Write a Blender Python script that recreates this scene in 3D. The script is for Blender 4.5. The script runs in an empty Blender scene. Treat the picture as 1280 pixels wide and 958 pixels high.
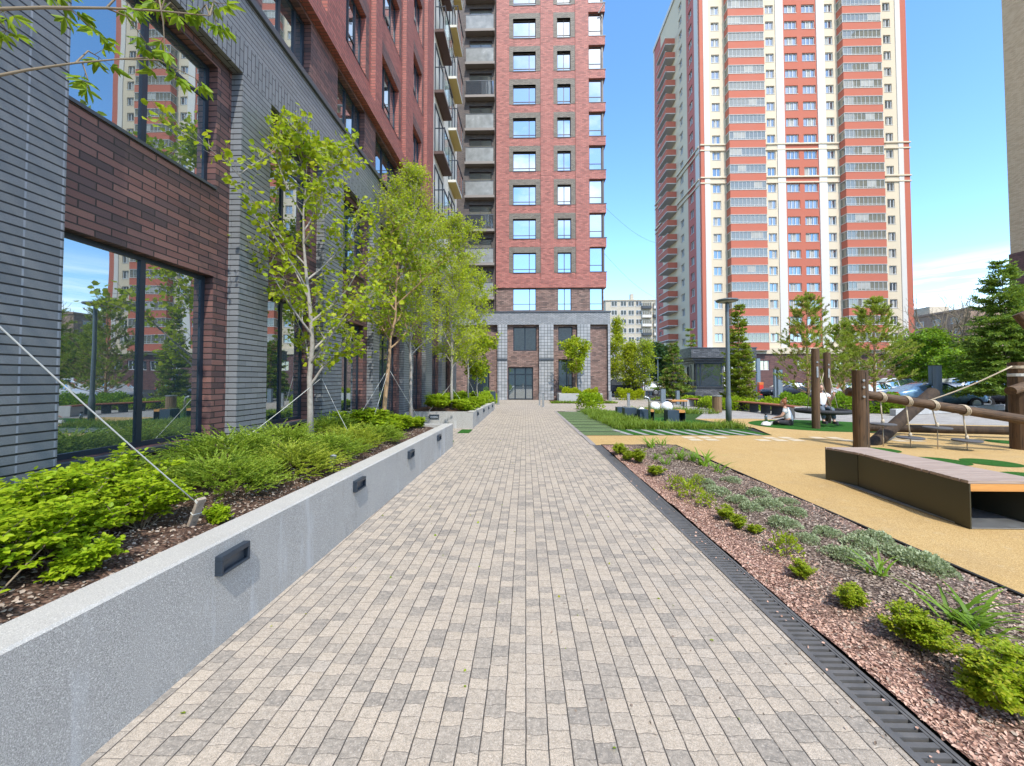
import bpy, math, random
import numpy as np
from mathutils import Vector, Matrix

random.seed(7); RNG = np.random.default_rng(11)
SC = bpy.context.scene
COL = SC.collection
R = math.radians

# ------------------------------------------------------------------ camera
FPX, CXP, HZ, EYE = 490.0, 645.0, 475.0, 1.6
PITCH, YAW = R(1.6), R(1.4)
CYP = HZ - FPX * math.tan(PITCH)
cam = bpy.data.cameras.new('camera'); camo = bpy.data.objects.new('camera', cam); COL.objects.link(camo)
cam.sensor_width = 36; cam.lens = FPX / 1280 * 36; cam.clip_start = 0.02; cam.clip_end = 3000
cam.shift_x = (640 - CXP) / 1280; cam.shift_y = (CYP - 479) / 1280
camo.location = (0, 0, EYE); camo.rotation_euler = (R(90) + PITCH, 0, YAW)
SC.camera = camo
_r = Vector((math.cos(YAW), math.sin(YAW), 0))
_d = Vector((-math.sin(YAW) * math.cos(PITCH), math.cos(YAW) * math.cos(PITCH), math.sin(PITCH)))
_u = _r.cross(_d)
def ray(px, py): return _d + _r * ((px - CXP) / FPX) + _u * ((CYP - py) / FPX)
def G(px, py, z=0.0):
    v = ray(px, py); t = (z - EYE) / v.z; return Vector((v.x * t, v.y * t, z))
def AtY(px, py, y):
    v = ray(px, py); t = y / v.y; return Vector((v.x * t, y, EYE + v.z * t))

# ------------------------------------------------------------------ objects
def tag(o, label=None, cat=None, group=None, kind=None):
    if label: o['label'] = label
    if cat: o['category'] = cat
    if group: o['group'] = group
    if kind: o['kind'] = kind
    return o
def thing(name, label, cat, loc=(0, 0, 0), group=None):
    o = bpy.data.objects.new(name, None); COL.objects.link(o); o.location = loc
    o.empty_display_size = .2
    return tag(o, label, cat, group)
def root_of(o):
    while o.parent: o = o.parent
    return o
def kids(o): return [c for c in ALL if c.parent == o]
ALL = []
def link(o, parent=None):
    COL.objects.link(o); ALL.append(o)
    if parent: o.parent = parent
    return o
def dup(o, label=None, loc=None, rotz=None, scale=None, group=None, parent=None):
    c = o.copy(); link(c, parent)
    for ch in [k for k in ALL if k.parent == o]: dup(ch, parent=c)
    if label: c['label'] = label
    if group: c['group'] = group
    if loc is not None: c.location = loc
    if rotz is not None: c.rotation_euler = (0, 0, rotz)
    if scale is not None: c.scale = (scale,) * 3 if not hasattr(scale, '__len__') else scale
    return c

class MB:
    def __init__(s): s.v = []; s.f = []; s.m = []
    def add(s, vs, fs, m=0):
        b = len(s.v); s.v += [tuple(p) for p in vs]
        for f in fs: s.f.append(tuple(i + b for i in f)); s.m.append(m)
    def box(s, x0, x1, y0, y1, z0, z1, m=0):
        x0, x1 = min(x0, x1), max(x0, x1); y0, y1 = min(y0, y1), max(y0, y1); z0, z1 = min(z0, z1), max(z0, z1)
        s.add([(x0,y0,z0),(x1,y0,z0),(x1,y1,z0),(x0,y1,z0),(x0,y0,z1),(x1,y0,z1),(x1,y1,z1),(x0,y1,z1)],
              [(3,2,1,0),(4,5,6,7),(0,1,5,4),(1,2,6,5),(2,3,7,6),(3,0,4,7)], m)
    def fbox(s, face, a0, a1, z0, z1, d0, d1, m=0):
        k, p = face                       # facing -Y / +X / -X; d is outward
        if k == 'Y': s.box(a0, a1, p - d1, p - d0, z0, z1, m)
        elif k == 'X': s.box(p + d0, p + d1, a0, a1, z0, z1, m)
        else: s.box(p - d1, p - d0, a0, a1, z0, z1, m)
    def rbox(s, mat, sx, sy, sz, m=0, bev=0.0):
        # box of full sizes centred at the matrix, optionally chamfered in plan
        hx, hy, hz = sx/2, sy/2, sz/2
        P = [(-hx,-hy),(hx,-hy),(hx,hy),(-hx,hy)]
        if bev: P = [(-hx+bev,-hy),(hx-bev,-hy),(hx,-hy+bev),(hx,hy-bev),(hx-bev,hy),(-hx+bev,hy),(-hx,hy-bev),(-hx,-hy+bev)]
        n = len(P)
        vs = [mat @ Vector((x, y, -hz)) for x, y in P] + [mat @ Vector((x, y, hz)) for x, y in P]
        fs = [tuple(range(n))[::-1], tuple(range(n, 2*n))] + [(i, (i+1) % n, n + (i+1) % n, n + i) for i in range(n)]
        s.add(vs, fs, m)
    def poly(s, pts, z, m=0): s.add([(p[0], p[1], z) for p in pts], [tuple(range(len(pts)))], m)
    def prism(s, pts, z0, z1, m=0):
        n = len(pts)
        s.add([(p[0], p[1], z0) for p in pts] + [(p[0], p[1], z1) for p in pts],
              [tuple(range(n))[::-1], tuple(range(n, 2*n))] + [(i, (i+1) % n, n + (i+1) % n, n + i) for i in range(n)], m)
    def tube(s, pts, rad, n=8, m=0, cap=True):
        pts = [Vector(p) for p in pts]
        if not hasattr(rad, '__len__'): rad = [rad] * len(pts)
        b = len(s.v); up = Vector((.13, .21, 1)).normalized()
        for i, p in enumerate(pts):
            t = (pts[min(i+1, len(pts)-1)] - pts[max(i-1, 0)])
            t = t.normalized() if t.length > 1e-9 else Vector((0,0,1))
            a = t.cross(up)
            if a.length < .05: a = t.cross(Vector((1,0,0)))
            a.normalize(); c = t.cross(a)
            for k in range(n):
                w = 2*math.pi*k/n; q = p + (a*math.cos(w) + c*math.sin(w)) * rad[i]; s.v.append((q.x, q.y, q.z))
        for i in range(len(pts)-1):
            for k in range(n):
                k2 = (k+1) % n; s.f.append((b+i*n+k, b+i*n+k2, b+(i+1)*n+k2, b+(i+1)*n+k)); s.m.append(m)
        if cap:
            s.f.append(tuple(b+k for k in range(n))[::-1]); s.m.append(m)
            e = b+(len(pts)-1)*n; s.f.append(tuple(e+k for k in range(n))); s.m.append(m)
    def lathe(s, c, prof, n=20, m=0):
        b = len(s.v)
        for r, z in prof:
            for k in range(n):
                w = 2*math.pi*k/n; s.v.append((c[0]+r*math.cos(w), c[1]+r*math.sin(w), c[2]+z))
        for i in range(len(prof)-1):
            for k in range(n):
                k2 = (k+1) % n; s.f.append((b+i*n+k, b+i*n+k2, b+(i+1)*n+k2, b+(i+1)*n+k)); s.m.append(m)
        s.f.append(tuple(b+k for k in range(n))[::-1]); s.m.append(m)
        e = b+(len(prof)-1)*n; s.f.append(tuple(e+k for k in range(n))); s.m.append(m)
    def build(s, name, mats, parent=None, smooth=False, bevel=0, seg=2):
        me = bpy.data.meshes.new(name)
        v = s.v
        if parent is not None:
            L = root_of(parent).location
            if L.length > 0: v = [(a-L.x, b-L.y, c-L.z) for a, b, c in v]
        me.from_pydata(v, [], s.f)
        if not isinstance(mats, (list, tuple)): mats = [mats]
        for mt in mats: me.materials.append(mt)
        if len(mats) > 1: me.polygons.foreach_set('material_index', s.m)
        if smooth: me.polygons.foreach_set('use_smooth', [True]*len(me.polygons))
        me.update()
        o = bpy.data.objects.new(name, me); link(o, parent)
        if bevel:
            b = o.modifiers.new('bevel', 'BEVEL'); b.width = bevel; b.segments = seg; b.limit_method = 'ANGLE'; b.angle_limit = R(40)
        return o

def build_each(mb, name, mats, parent, prefix=None):
    # every box of the collector becomes a part of its own
    for i in range(len(mb.v)//8):
        b = MB(); b.v = mb.v[8*i:8*i+8]; b.f = [tuple(k-8*i for k in f) for f in mb.f[6*i:6*i+6]]; b.m = mb.m[6*i:6*i+6]; b.build(name, mats, parent)
def mesh_np(name, V, F, mats, parent=None, smooth=False):
    V = np.asarray(V, dtype=np.float32); F = np.asarray(F, dtype=np.int32)
    if parent is not None:
        L = root_of(parent).location; V = V - np.array([L.x, L.y, L.z], dtype=np.float32)
    me = bpy.data.meshes.new(name); k = F.shape[1]
    me.vertices.add(len(V)); me.vertices.foreach_set('co', V.ravel())
    me.loops.add(F.size); me.loops.foreach_set('vertex_index', F.ravel())
    me.polygons.add(len(F)); me.polygons.foreach_set('loop_start', np.arange(0, F.size, k, dtype=np.int32))
    me.polygons.foreach_set('loop_total', np.full(len(F), k, dtype=np.int32))
    for mt in (mats if isinstance(mats, (list, tuple)) else [mats]): me.materials.append(mt)
    me.update(calc_edges=True); me.validate()
    if smooth: me.polygons.foreach_set('use_smooth', [True]*len(me.polygons))
    o = bpy.data.objects.new(name, me); return link(o, parent)

def nrm(a): return a / np.maximum(np.linalg.norm(a, axis=-1, keepdims=True), 1e-9)
def leaves(P, D, L, W, up=0.7, fold=0.15, shape=(.35, .75), curl=0.0):
    """two folded quads per leaf; P base, D direction, L length, W half width"""
    n = len(P); P = np.asarray(P, float); D = nrm(np.asarray(D, float))
    L = np.broadcast_to(np.asarray(L, float), (n,))[:, None]; W = np.broadcast_to(np.asarray(W, float), (n,))[:, None]
    N = RNG.normal(size=(n, 3)) * (1 - up); N[:, 2] += up
    S = nrm(np.cross(D, N)); N = np.cross(S, D)
    a, b = shape
    tip = P + D*L - N*curl*L
    l1 = P + D*L*a + S*W + N*fold*W; r1 = P + D*L*a - S*W + N*fold*W
    l2 = P + D*L*b + S*W*.72 + N*fold*W - N*curl*L*.4; r2 = P + D*L*b - S*W*.72 + N*fold*W - N*curl*L*.4
    V = np.stack([P, l1, l2, tip, r2, r1], axis=1).reshape(-1, 3)
    i = np.arange(n)[:, None] * 6
    F = np.concatenate([i + np.array([[0, 3, 2, 1]]), i + np.array([[0, 5, 4, 3]])])
    return V, F
def merge(parts):
    Vs, Fs, b = [], [], 0
    for V, F in parts: Vs.append(V); Fs.append(F + b); b += len(V)
    return np.concatenate(Vs), np.concatenate(Fs)
# ------------------------------------------------------------------ materials
def new_mat(name):
    m = bpy.data.materials.new(name); m.use_nodes = True; nt = m.node_tree
    return m, nt, nt.nodes['Principled BSDF']
def N(nt, t, **kw):
    n = nt.nodes.new(t)
    for k, v in kw.items():
        if k.startswith('i_'):
            key = k[2:].replace('_', ' '); n.inputs[int(key) if key.isdigit() else key].default_value = v
        else: setattr(n, k, v)
    return n
def rgba(c): return (c[0], c[1], c[2], 1)
def L(nt, a, b): nt.links.new(a, b)
def math_n(nt, op, a, b=None, c=None):
    n = N(nt, 'ShaderNodeMath', operation=op)
    for i, x in enumerate((a, b, c)):
        if x is None: continue
        if isinstance(x, (int, float)): n.inputs[i].default_value = x
        else: L(nt, x, n.inputs[i])
    return n.outputs[0]
def mixc(nt, fac, a, b, blend='MIX'):
    n = N(nt, 'ShaderNodeMix', data_type='RGBA', blend_type=blend)
    for s, x in ((n.inputs[0], fac), (n.inputs[6], a), (n.inputs[7], b)):
        if isinstance(x, (int, float)): s.default_value = x
        elif isinstance(x, tuple): s.default_value = rgba(x)
        else: L(nt, x, s)
    return n.outputs[2]
def ramp(nt, fac, stops):
    n = N(nt, 'ShaderNodeValToRGB'); e = n.color_ramp.elements
    while len(e) < len(stops): e.new(.5)
    for el, (p, c) in zip(e, stops): el.position = p; el.color = rgba(c)
    L(nt, fac, n.inputs[0]); return n.outputs[0]
def objco(nt): return N(nt, 'ShaderNodeTexCoord').outputs['Object']
def noise(nt, scale, detail=3, vec=None, rough=.55):
    n = N(nt, 'ShaderNodeTexNoise'); n.inputs['Scale'].default_value = scale; n.inputs['Detail'].default_value = detail
    n.inputs['Roughness'].default_value = rough; L(nt, vec if vec is not None else objco(nt), n.inputs['Vector']); return n.outputs['Fac']
def bump(nt, bs, h, strength=.3, dist=.01):
    n = N(nt, 'ShaderNodeBump'); n.inputs['Strength'].default_value = strength; n.inputs['Distance'].default_value = dist
    L(nt, h, n.inputs['Height']); L(nt, n.outputs[0], bs.inputs['Normal'])
def maprange(nt, v, a, b, c, d):
    n = N(nt, 'ShaderNodeMapRange'); L(nt, v, n.inputs[0])
    for i, x in enumerate((a, b, c, d)): n.inputs[i+1].default_value = x
    return n.outputs[0]
def plain(name, c, rough=.6, metal=0.0, var=.12, vs=6, fine=0.0, fs=300, bmp=0.0, c2=None, spec=.5):
    m, nt, bs = new_mat(name)
    f = noise(nt, vs, 4)
    col = mixc(nt, f, tuple(x*(1-var) for x in c), tuple(min(1, x*(1+var)) for x in (c2 or c)))
    if fine:
        g = noise(nt, fs, 2); col = mixc(nt, maprange(nt, g, .35, .65, 0, fine), col, tuple(x*.35 for x in c))
        if bmp: bump(nt, bs, g, bmp, .004)
    elif bmp: bump(nt, bs, noise(nt, fs, 3), bmp, .004)
    L(nt, col, bs.inputs['Base Color']); bs.inputs['Metallic'].default_value = metal
    L(nt, maprange(nt, f, .3, .7, max(.02, rough-.08), min(1, rough+.08)), bs.inputs['Roughness'])
    bs.inputs['Specular IOR Level'].default_value = spec
    return m
def wallco(nt, swap=False):
    tc = N(nt, 'ShaderNodeTexCoord'); xyz = N(nt, 'ShaderNodeSeparateXYZ'); L(nt, tc.outputs['Object'], xyz.inputs[0])
    nn = N(nt, 'ShaderNodeSeparateXYZ'); L(nt, tc.outputs['Normal'], nn.inputs[0])
    isx = math_n(nt, 'GREATER_THAN', math_n(nt, 'ABSOLUTE', nn.outputs[0]), .6)
    isz = math_n(nt, 'GREATER_THAN', math_n(nt, 'ABSOLUTE', nn.outputs[2]), .6)
    a = N(nt, 'ShaderNodeMix'); L(nt, isx, a.inputs[0]); L(nt, xyz.outputs[0], a.inputs[2]); L(nt, xyz.outputs[1], a.inputs[3])
    b = N(nt, 'ShaderNodeMix'); L(nt, isz, b.inputs[0]); L(nt, xyz.outputs[2], b.inputs[2]); L(nt, xyz.outputs[1], b.inputs[3])
    cb = N(nt, 'ShaderNodeCombineXYZ')
    L(nt, a.outputs[0], cb.inputs[1 if swap else 0]); L(nt, b.outputs[0], cb.inputs[0 if swap else 1]); return cb.outputs[0]
def brick(name, cols, mortar, bw=.25, bh=.072, ms=.010, offset=.5, rough=.6, swap=False, bm=.6, var=.1, spec=.5, vj=None, coat=0):
    m, nt, bs = new_mat(name); co = wallco(nt, swap)
    def bt(c1, c2, mo, size=ms):
        b = N(nt, 'ShaderNodeTexBrick', offset=offset, offset_frequency=2, squash=1.0); L(nt, co, b.inputs['Vector'])
        b.inputs['Scale'].default_value = 1; b.inputs['Mortar Size'].default_value = size; b.inputs['Mortar Smooth'].default_value = .1
        b.inputs['Brick Width'].default_value = bw; b.inputs['Row Height'].default_value = bh
        b.inputs['Color1'].default_value = rgba(c1); b.inputs['Color2'].default_value = rgba(c2); b.inputs['Mortar'].default_value = rgba(mo)
        return b
    b = bt((0,0,0), (1,1,1), (.5,.5,.5))
    br = ramp(nt, b.outputs['Color'], [(i/(len(cols)-1), c) for i, c in enumerate(cols)])
    g = noise(nt, 90, 3, co); f = noise(nt, .8, 4, co)
    br = mixc(nt, maprange(nt, g, .3, .7, .0, .35), br, tuple(x*.6 for x in cols[0]))
    br = mixc(nt, maprange(nt, f, .3, .7, 0, var*2), br, (.5, .48, .46), 'SOFT_LIGHT')
    if vj is not None:      # separate colour for the vertical joints
        xs = N(nt, 'ShaderNodeSeparateXYZ'); L(nt, co, xs.inputs[0])
        fz = math_n(nt, 'FRACT', math_n(nt, 'DIVIDE', xs.outputs[1], bh))
        vert = math_n(nt, 'MULTIPLY', math_n(nt, 'GREATER_THAN', fz, ms/bh*1.2), math_n(nt, 'LESS_THAN', fz, 1-ms/bh*1.2))
        mo = mixc(nt, vert, mortar, vj)
    else: mo = mortar
    L(nt, mixc(nt, b.outputs['Fac'], br, mo), bs.inputs['Base Color'])
    bs.inputs['Roughness'].default_value = rough; bs.inputs['Specular IOR Level'].default_value = spec
    h = math_n(nt, 'ADD', math_n(nt, 'SUBTRACT', 1.0, b.outputs['Fac']), math_n(nt, 'MULTIPLY', g, .25))
    bump(nt, bs, h, bm, .012)
    return m
def glass(name, base=(.012, .02, .026), refl=.45, tint=(.92, .97, 1), wave=.02):
    m, nt, bs = new_mat(name)
    bs.inputs['Base Color'].default_value = rgba(base); bs.inputs['Roughness'].default_value = .05
    gl = N(nt, 'ShaderNodeBsdfGlossy'); gl.inputs['Color'].default_value = rgba(tint); gl.inputs['Roughness'].default_value = .004
    fr = N(nt, 'ShaderNodeFresnel'); fr.inputs[0].default_value = 1.5
    fac = math_n(nt, 'ADD', math_n(nt, 'MULTIPLY', fr.outputs[0], .6), refl)
    mx = N(nt, 'ShaderNodeMixShader'); L(nt, fac, mx.inputs[0]); L(nt, bs.outputs[0], mx.inputs[1]); L(nt, gl.outputs[0], mx.inputs[2])
    n = N(nt, 'ShaderNodeBump'); n.inputs['Strength'].default_value = wave; n.inputs['Distance'].default_value = .05
    L(nt, noise(nt, .9, 1), n.inputs['Height']); L(nt, n.outputs[0], gl.inputs['Normal'])
    L(nt, mx.outputs[0], nt.nodes['Material Output'].inputs[0]); return m
def clear_glass(name, tint=(.85, .95, .95), fac=.3):
    m, nt, bs = new_mat(name)
    tr = N(nt, 'ShaderNodeBsdfTransparent'); tr.inputs[0].default_value = rgba(tint)
    gl = N(nt, 'ShaderNodeBsdfGlossy'); gl.inputs['Roughness'].default_value = .02
    mx = N(nt, 'ShaderNodeMixShader'); mx.inputs[0].default_value = fac
    L(nt, tr.outputs[0], mx.inputs[1]); L(nt, gl.outputs[0], mx.inputs[2]); L(nt, mx.outputs[0], nt.nodes['Material Output'].inputs[0]); return m
def foliage(name, cols, trans=.35, rough=.5):
    m, nt, bs = new_mat(name)
    g = N(nt, 'ShaderNodeNewGeometry')
    f = math_n(nt, 'ADD', math_n(nt, 'MULTIPLY', g.outputs['Random Per Island'], .65), math_n(nt, 'MULTIPLY', noise(nt, 1.6, 2), .45))
    col = ramp(nt, f, [(.1 + .8*i/(len(cols)-1), c) for i, c in enumerate(cols)])
    L(nt, col, bs.inputs['Base Color']); bs.inputs['Roughness'].default_value = rough; bs.inputs['Specular IOR Level'].default_value = .35
    t = N(nt, 'ShaderNodeBsdfTranslucent'); L(nt, mixc(nt, .35, col, (.45, .55, .05)), t.inputs[0])
    mx = N(nt, 'ShaderNodeMixShader'); mx.inputs[0].default_value = trans
    L(nt, bs.outputs[0], mx.inputs[1]); L(nt, t.outputs[0], mx.inputs[2]); L(nt, mx.outputs[0], nt.nodes['Material Output'].inputs[0]); return m
def pavers(name, w=.105, ln=.11, stops=None, jw=.004, rot=False):
    m, nt, bs = new_mat(name); xyz = N(nt, 'ShaderNodeSeparateXYZ'); L(nt, objco(nt), xyz.inputs[0])
    wob = noise(nt, 9, 2)
    X, Y = (xyz.outputs[1], xyz.outputs[0]) if rot else (xyz.outputs[0], xyz.outputs[1])
    X = math_n(nt, 'ADD', X, math_n(nt, 'MULTIPLY', math_n(nt, 'SUBTRACT', wob, .5), .007)); Y = math_n(nt, 'ADD', Y, math_n(nt, 'MULTIPLY', math_n(nt, 'SUBTRACT', noise(nt, 16, 2), .5), .030))
    u = math_n(nt, 'DIVIDE', X, w); c = math_n(nt, 'FLOOR', u); fu = math_n(nt, 'FRACT', u)
    wn = N(nt, 'ShaderNodeTexWhiteNoise', noise_dimensions='1D'); L(nt, c, wn.inputs['W'])
    t = math_n(nt, 'ADD', math_n(nt, 'DIVIDE', Y, ln), math_n(nt, 'MULTIPLY', wn.outputs['Value'], 371.0))
    def vor(feat):
        v = N(nt, 'ShaderNodeTexVoronoi', voronoi_dimensions='1D', feature=feat); L(nt, t, v.inputs['W']); v.inputs['Scale'].default_value = 1
        v.inputs['Randomness'].default_value = .55; return v
    e = vor('DISTANCE_TO_EDGE').outputs['Distance']; cc = vor('F1').outputs['Color']
    sp = N(nt, 'ShaderNodeSeparateColor'); L(nt, cc, sp.inputs[0])
    ed = math_n(nt, 'MULTIPLY', math_n(nt, 'MINIMUM', fu, math_n(nt, 'SUBTRACT', 1.0, fu)), w)
    ex = math_n(nt, 'MULTIPLY', e, ln)
    jm = math_n(nt, 'MINIMUM', maprange(nt, ed, jw*.38, jw*1.05, 0, 1), maprange(nt, ex, jw*.05, jw*.55, .34, 1)); jm = math_n(nt, 'MAXIMUM', jm, maprange(nt, noise(nt, 14, 4, rough=.7), .54, .68, 0, .7))
    f = math_n(nt, 'ADD', math_n(nt, 'MULTIPLY', sp.outputs[0], .72), math_n(nt, 'MULTIPLY', noise(nt, 1.1, 3), .35))
    col = ramp(nt, f, stops)
    sk = noise(nt, 230, 2); sk2 = noise(nt, 35, 4); sk4 = noise(nt, 95, 3)
    col = mixc(nt, maprange(nt, sk, .42, .58, 0, .62), col, (.16, .143, .124))
    col = mixc(nt, maprange(nt, sk4, .52, .66, 0, .5), col, (.20, .18, .155)); col = mixc(nt, maprange(nt, sk4, .44, .32, 0, .5), col, (.62, .56, .48))
    col = mixc(nt, maprange(nt, sk2, .42, .62, 0, .26), col, (.62, .53, .43)); col = mixc(nt, maprange(nt, noise(nt, 24, 5, rough=.7), .52, .70, 0, .42), col, (.24, .215, .18))
    col = mixc(nt, maprange(nt, noise(nt, .35, 4), .45, .75, 0, .25), col, (.22, .20, .175)); col = mixc(nt, maprange(nt, noise(nt, 2.3, 6, rough=.7), .56, .74, 0, .30), col, (.17, .155, .135))
    col = mixc(nt, jm, (.045, .040, .036), col)
    L(nt, col, bs.inputs['Base Color']); bs.inputs['Roughness'].default_value = .85; bs.inputs['Specular IOR Level'].default_value = .25
    soft = math_n(nt, 'MINIMUM', maprange(nt, ed, 0, .006, 0, 1), maprange(nt, ex, 0, .005, .4, 1))
    h = math_n(nt, 'ADD', soft, math_n(nt, 'ADD', math_n(nt, 'MULTIPLY', sk, .22), math_n(nt, 'ADD', math_n(nt, 'MULTIPLY', sp.outputs[1], .35), math_n(nt, 'MULTIPLY', sk2, .9))))
    bump(nt, bs, h, .45, .006); return m
def granular(name, stops, scale, rough=.9, bm=.6, dist=.01, big=(.3, .2)):
    m, nt, bs = new_mat(name)
    v = N(nt, 'ShaderNodeTexVoronoi'); v.inputs['Scale'].default_value = scale; L(nt, objco(nt), v.inputs['Vector'])
    sp = N(nt, 'ShaderNodeSeparateColor'); L(nt, v.outputs['Color'], sp.inputs[0])
    f = math_n(nt, 'ADD', math_n(nt, 'MULTIPLY', sp.outputs[0], 1-big[0]), math_n(nt, 'MULTIPLY', noise(nt, 1.3, 4), big[0]))
    col = ramp(nt, f, stops)
    col = mixc(nt, maprange(nt, v.outputs['Distance'], .25, .75, 0, .55), col, tuple(x*.35 for x in stops[0][1]))
    col = mixc(nt, maprange(nt, noise(nt, .5, 3), .4, .7, 0, big[1]), col, stops[0][1])
    L(nt, col, bs.inputs['Base Color']); bs.inputs['Roughness'].default_value = rough; bs.inputs['Specular IOR Level'].default_value = .2
    if name in ('yellow_rubber', 'bed_bark'):
        st = noise(nt, .9, 6, rough=.7); col2 = mixc(nt, maprange(nt, st, .52, .72, 0, .30), col, (.30, .22, .13)); st3 = noise(nt, 5.5, 5, rough=.7); col2 = mixc(nt, maprange(nt, st3, .58, .72, 0, .22), col2, (.66, .58, .44))
        if name == 'yellow_rubber': L(nt, col2, bs.inputs['Base Color'])
    bump(nt, bs, math_n(nt, 'SUBTRACT', sp.outputs[1], v.outputs['Distance']), bm, dist); return m
def concrete(name, c=(.36, .38, .39), speck=.5, stain=True):
    m, nt, bs = new_mat(name)
    sk = noise(nt, 300, 2); sk2 = noise(nt, 170, 3)
    col = mixc(nt, noise(nt, 2.2, 5), tuple(x*.82 for x in c), tuple(x*1.15 for x in c))
    col = mixc(nt, maprange(nt, sk, .48, .6, 0, speck), col, tuple(x*.38 for x in c))
    col = mixc(nt, maprange(nt, sk2, .55, .66, 0, speck), col, tuple(min(1, x*1.7) for x in c))
    if stain:
        mp = N(nt, 'ShaderNodeMapping'); mp.inputs['Scale'].default_value = (3, 3, .45); L(nt, objco(nt), mp.inputs[0])
        st = noise(nt, 1.4, 5, mp.outputs[0], .65); col = mixc(nt, maprange(nt, st, .56, .72, 0, .5), col, (.58, .60, .62))
        st2 = noise(nt, 2.3, 5, mp.outputs[0], .7); col = mixc(nt, maprange(nt, st2, .58, .75, 0, .45), col, tuple(x*.5 for x in c))
    L(nt, col, bs.inputs['Base Color']); bs.inputs['Roughness'].default_value = .85; bs.inputs['Specular IOR Level'].default_value = .3
    bump(nt, bs, sk, .5, .004); return m
def wood(name, c1, c2, axis=0, scale=9, rough=.55, cracks=.5):
    m, nt, bs = new_mat(name)
    mp = N(nt, 'ShaderNodeMapping'); s = [scale]*3; s[axis] = scale*.06; mp.inputs['Scale'].default_value = s; L(nt, objco(nt), mp.inputs[0])
    g = noise(nt, 1.5, 6, mp.outputs[0], .65); g2 = noise(nt, 5, 3, mp.outputs[0])
    col = mixc(nt, maprange(nt, g, .3, .7, 0, 1), c1, c2)
    col = mixc(nt, maprange(nt, g2, .56, .7, 0, cracks), col, tuple(x*.25 for x in c1))
    L(nt, col, bs.inputs['Base Color']); bs.inputs['Roughness'].default_value = rough; bump(nt, bs, math_n(nt, 'ADD', g, math_n(nt, 'MULTIPLY', g2, -.5)), .35, .006); return m

MT = {}
# bricks (linear colours)
MT['grey_brick'] = brick('grey_brick', [(.185,.198,.208), (.215,.228,.238), (.24,.252,.262), (.20,.213,.223)], (.022,.024,.026), bw=.25, bh=.078, ms=.0075, offset=.5, rough=.36, bm=.5, vj=(.155,.168,.178))
MT['grey_stack'] = brick('grey_stack', [(.16,.174,.185), (.185,.199,.21), (.205,.218,.23)], (.014,.016,.018), bw=.25, bh=.078, ms=.0075, offset=.0, rough=.36, bm=.6, vj=(.27,.29,.32))
MT['grey_soldier'] = brick('grey_soldier', [(.19,.203,.213), (.235,.248,.258)], (.012,.013,.015), bw=.25, bh=.078, ms=.006, offset=.5, rough=.42, swap=True, bm=.6)
MT['grey_tile'] = brick('grey_tile', [(.29,.305,.315), (.36,.37,.38), (.42,.425,.43)], (.06,.062,.066), bw=.26, bh=.24, ms=.016, offset=.0, rough=.5, bm=.4)
MT['grey_tower'] = brick('grey_tower', [(.24,.255,.27), (.31,.32,.335), (.38,.39,.40)], (.09,.092,.096), bw=.25, bh=.085, ms=.012, offset=.5, rough=.5, bm=.4)
MT['brown_brick'] = brick('brown_brick', [(.075,.048,.048), (.145,.070,.062), (.20,.092,.076), (.25,.122,.098), (.165,.085,.076), (.10,.062,.062)], (.025,.019,.018), bw=.30, bh=.078, ms=.007, rough=.5, bm=.8)
MT['brown_tower'] = brick('brown_tower', [(.11,.07,.058), (.25,.145,.115), (.36,.225,.18), (.17,.11,.09)], (.08,.066,.06), bw=.30, bh=.10, ms=.011, rough=.65, bm=.5)
MT['taupe_brick'] = brick('taupe_brick', [(.14,.115,.09), (.22,.19,.15), (.26,.22,.175), (.18,.15,.12)], (.09,.08,.07), bw=.26, bh=.085, ms=.011, rough=.65, bm=.5)
MT['dark_taupe'] = brick('dark_taupe', [(.085,.068,.062), (.13,.10,.088), (.165,.125,.105), (.11,.085,.075)], (.06,.05,.046), bw=.26, bh=.085, ms=.011, rough=.65, bm=.5)
MT['red_brick'] = brick('red_brick', [(.27,.078,.062), (.38,.112,.086), (.45,.145,.11), (.33,.095,.074)], (.14,.066,.056), bw=.25, bh=.078, ms=.010, rough=.6, bm=.6)
MT['red_tower'] = brick('red_tower', [(.25,.075,.058), (.45,.135,.105), (.56,.19,.145), (.36,.105,.082)], (.20,.11,.095), bw=.30, bh=.10, ms=.014, rough=.65, bm=.5)
MT['kiosk_brick'] = brick('kiosk_brick', [(.05,.053,.06), (.10,.105,.115), (.165,.172,.185)], (.03,.03,.034), bw=.3, bh=.1, ms=.012, rough=.45, bm=.6)
MT['far_brick'] = brick('far_brick', [(.32,.20,.14), (.44,.28,.20), (.50,.33,.24)], (.25,.2,.17), bw=.5, bh=.18, ms=.02, rough=.8, bm=.2)
MT['far_beige'] = brick('far_beige', [(.46,.41,.32), (.56,.50,.40), (.60,.53,.42)], (.40,.36,.30), bw=.5, bh=.2, ms=.02, rough=.8, bm=.2)
MT['tan_brick'] = brick('tan_brick', [(.50,.35,.21), (.62,.45,.28), (.68,.51,.33)], (.42,.32,.21), bw=.5, bh=.16, ms=.02, rough=.8, bm=.3)
MT['shop_brick'] = brick('shop_brick', [(.10,.045,.04), (.16,.07,.06), (.20,.09,.075)], (.09,.06,.055), bw=.4, bh=.14, ms=.015, rough=.7, bm=.3)
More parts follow.
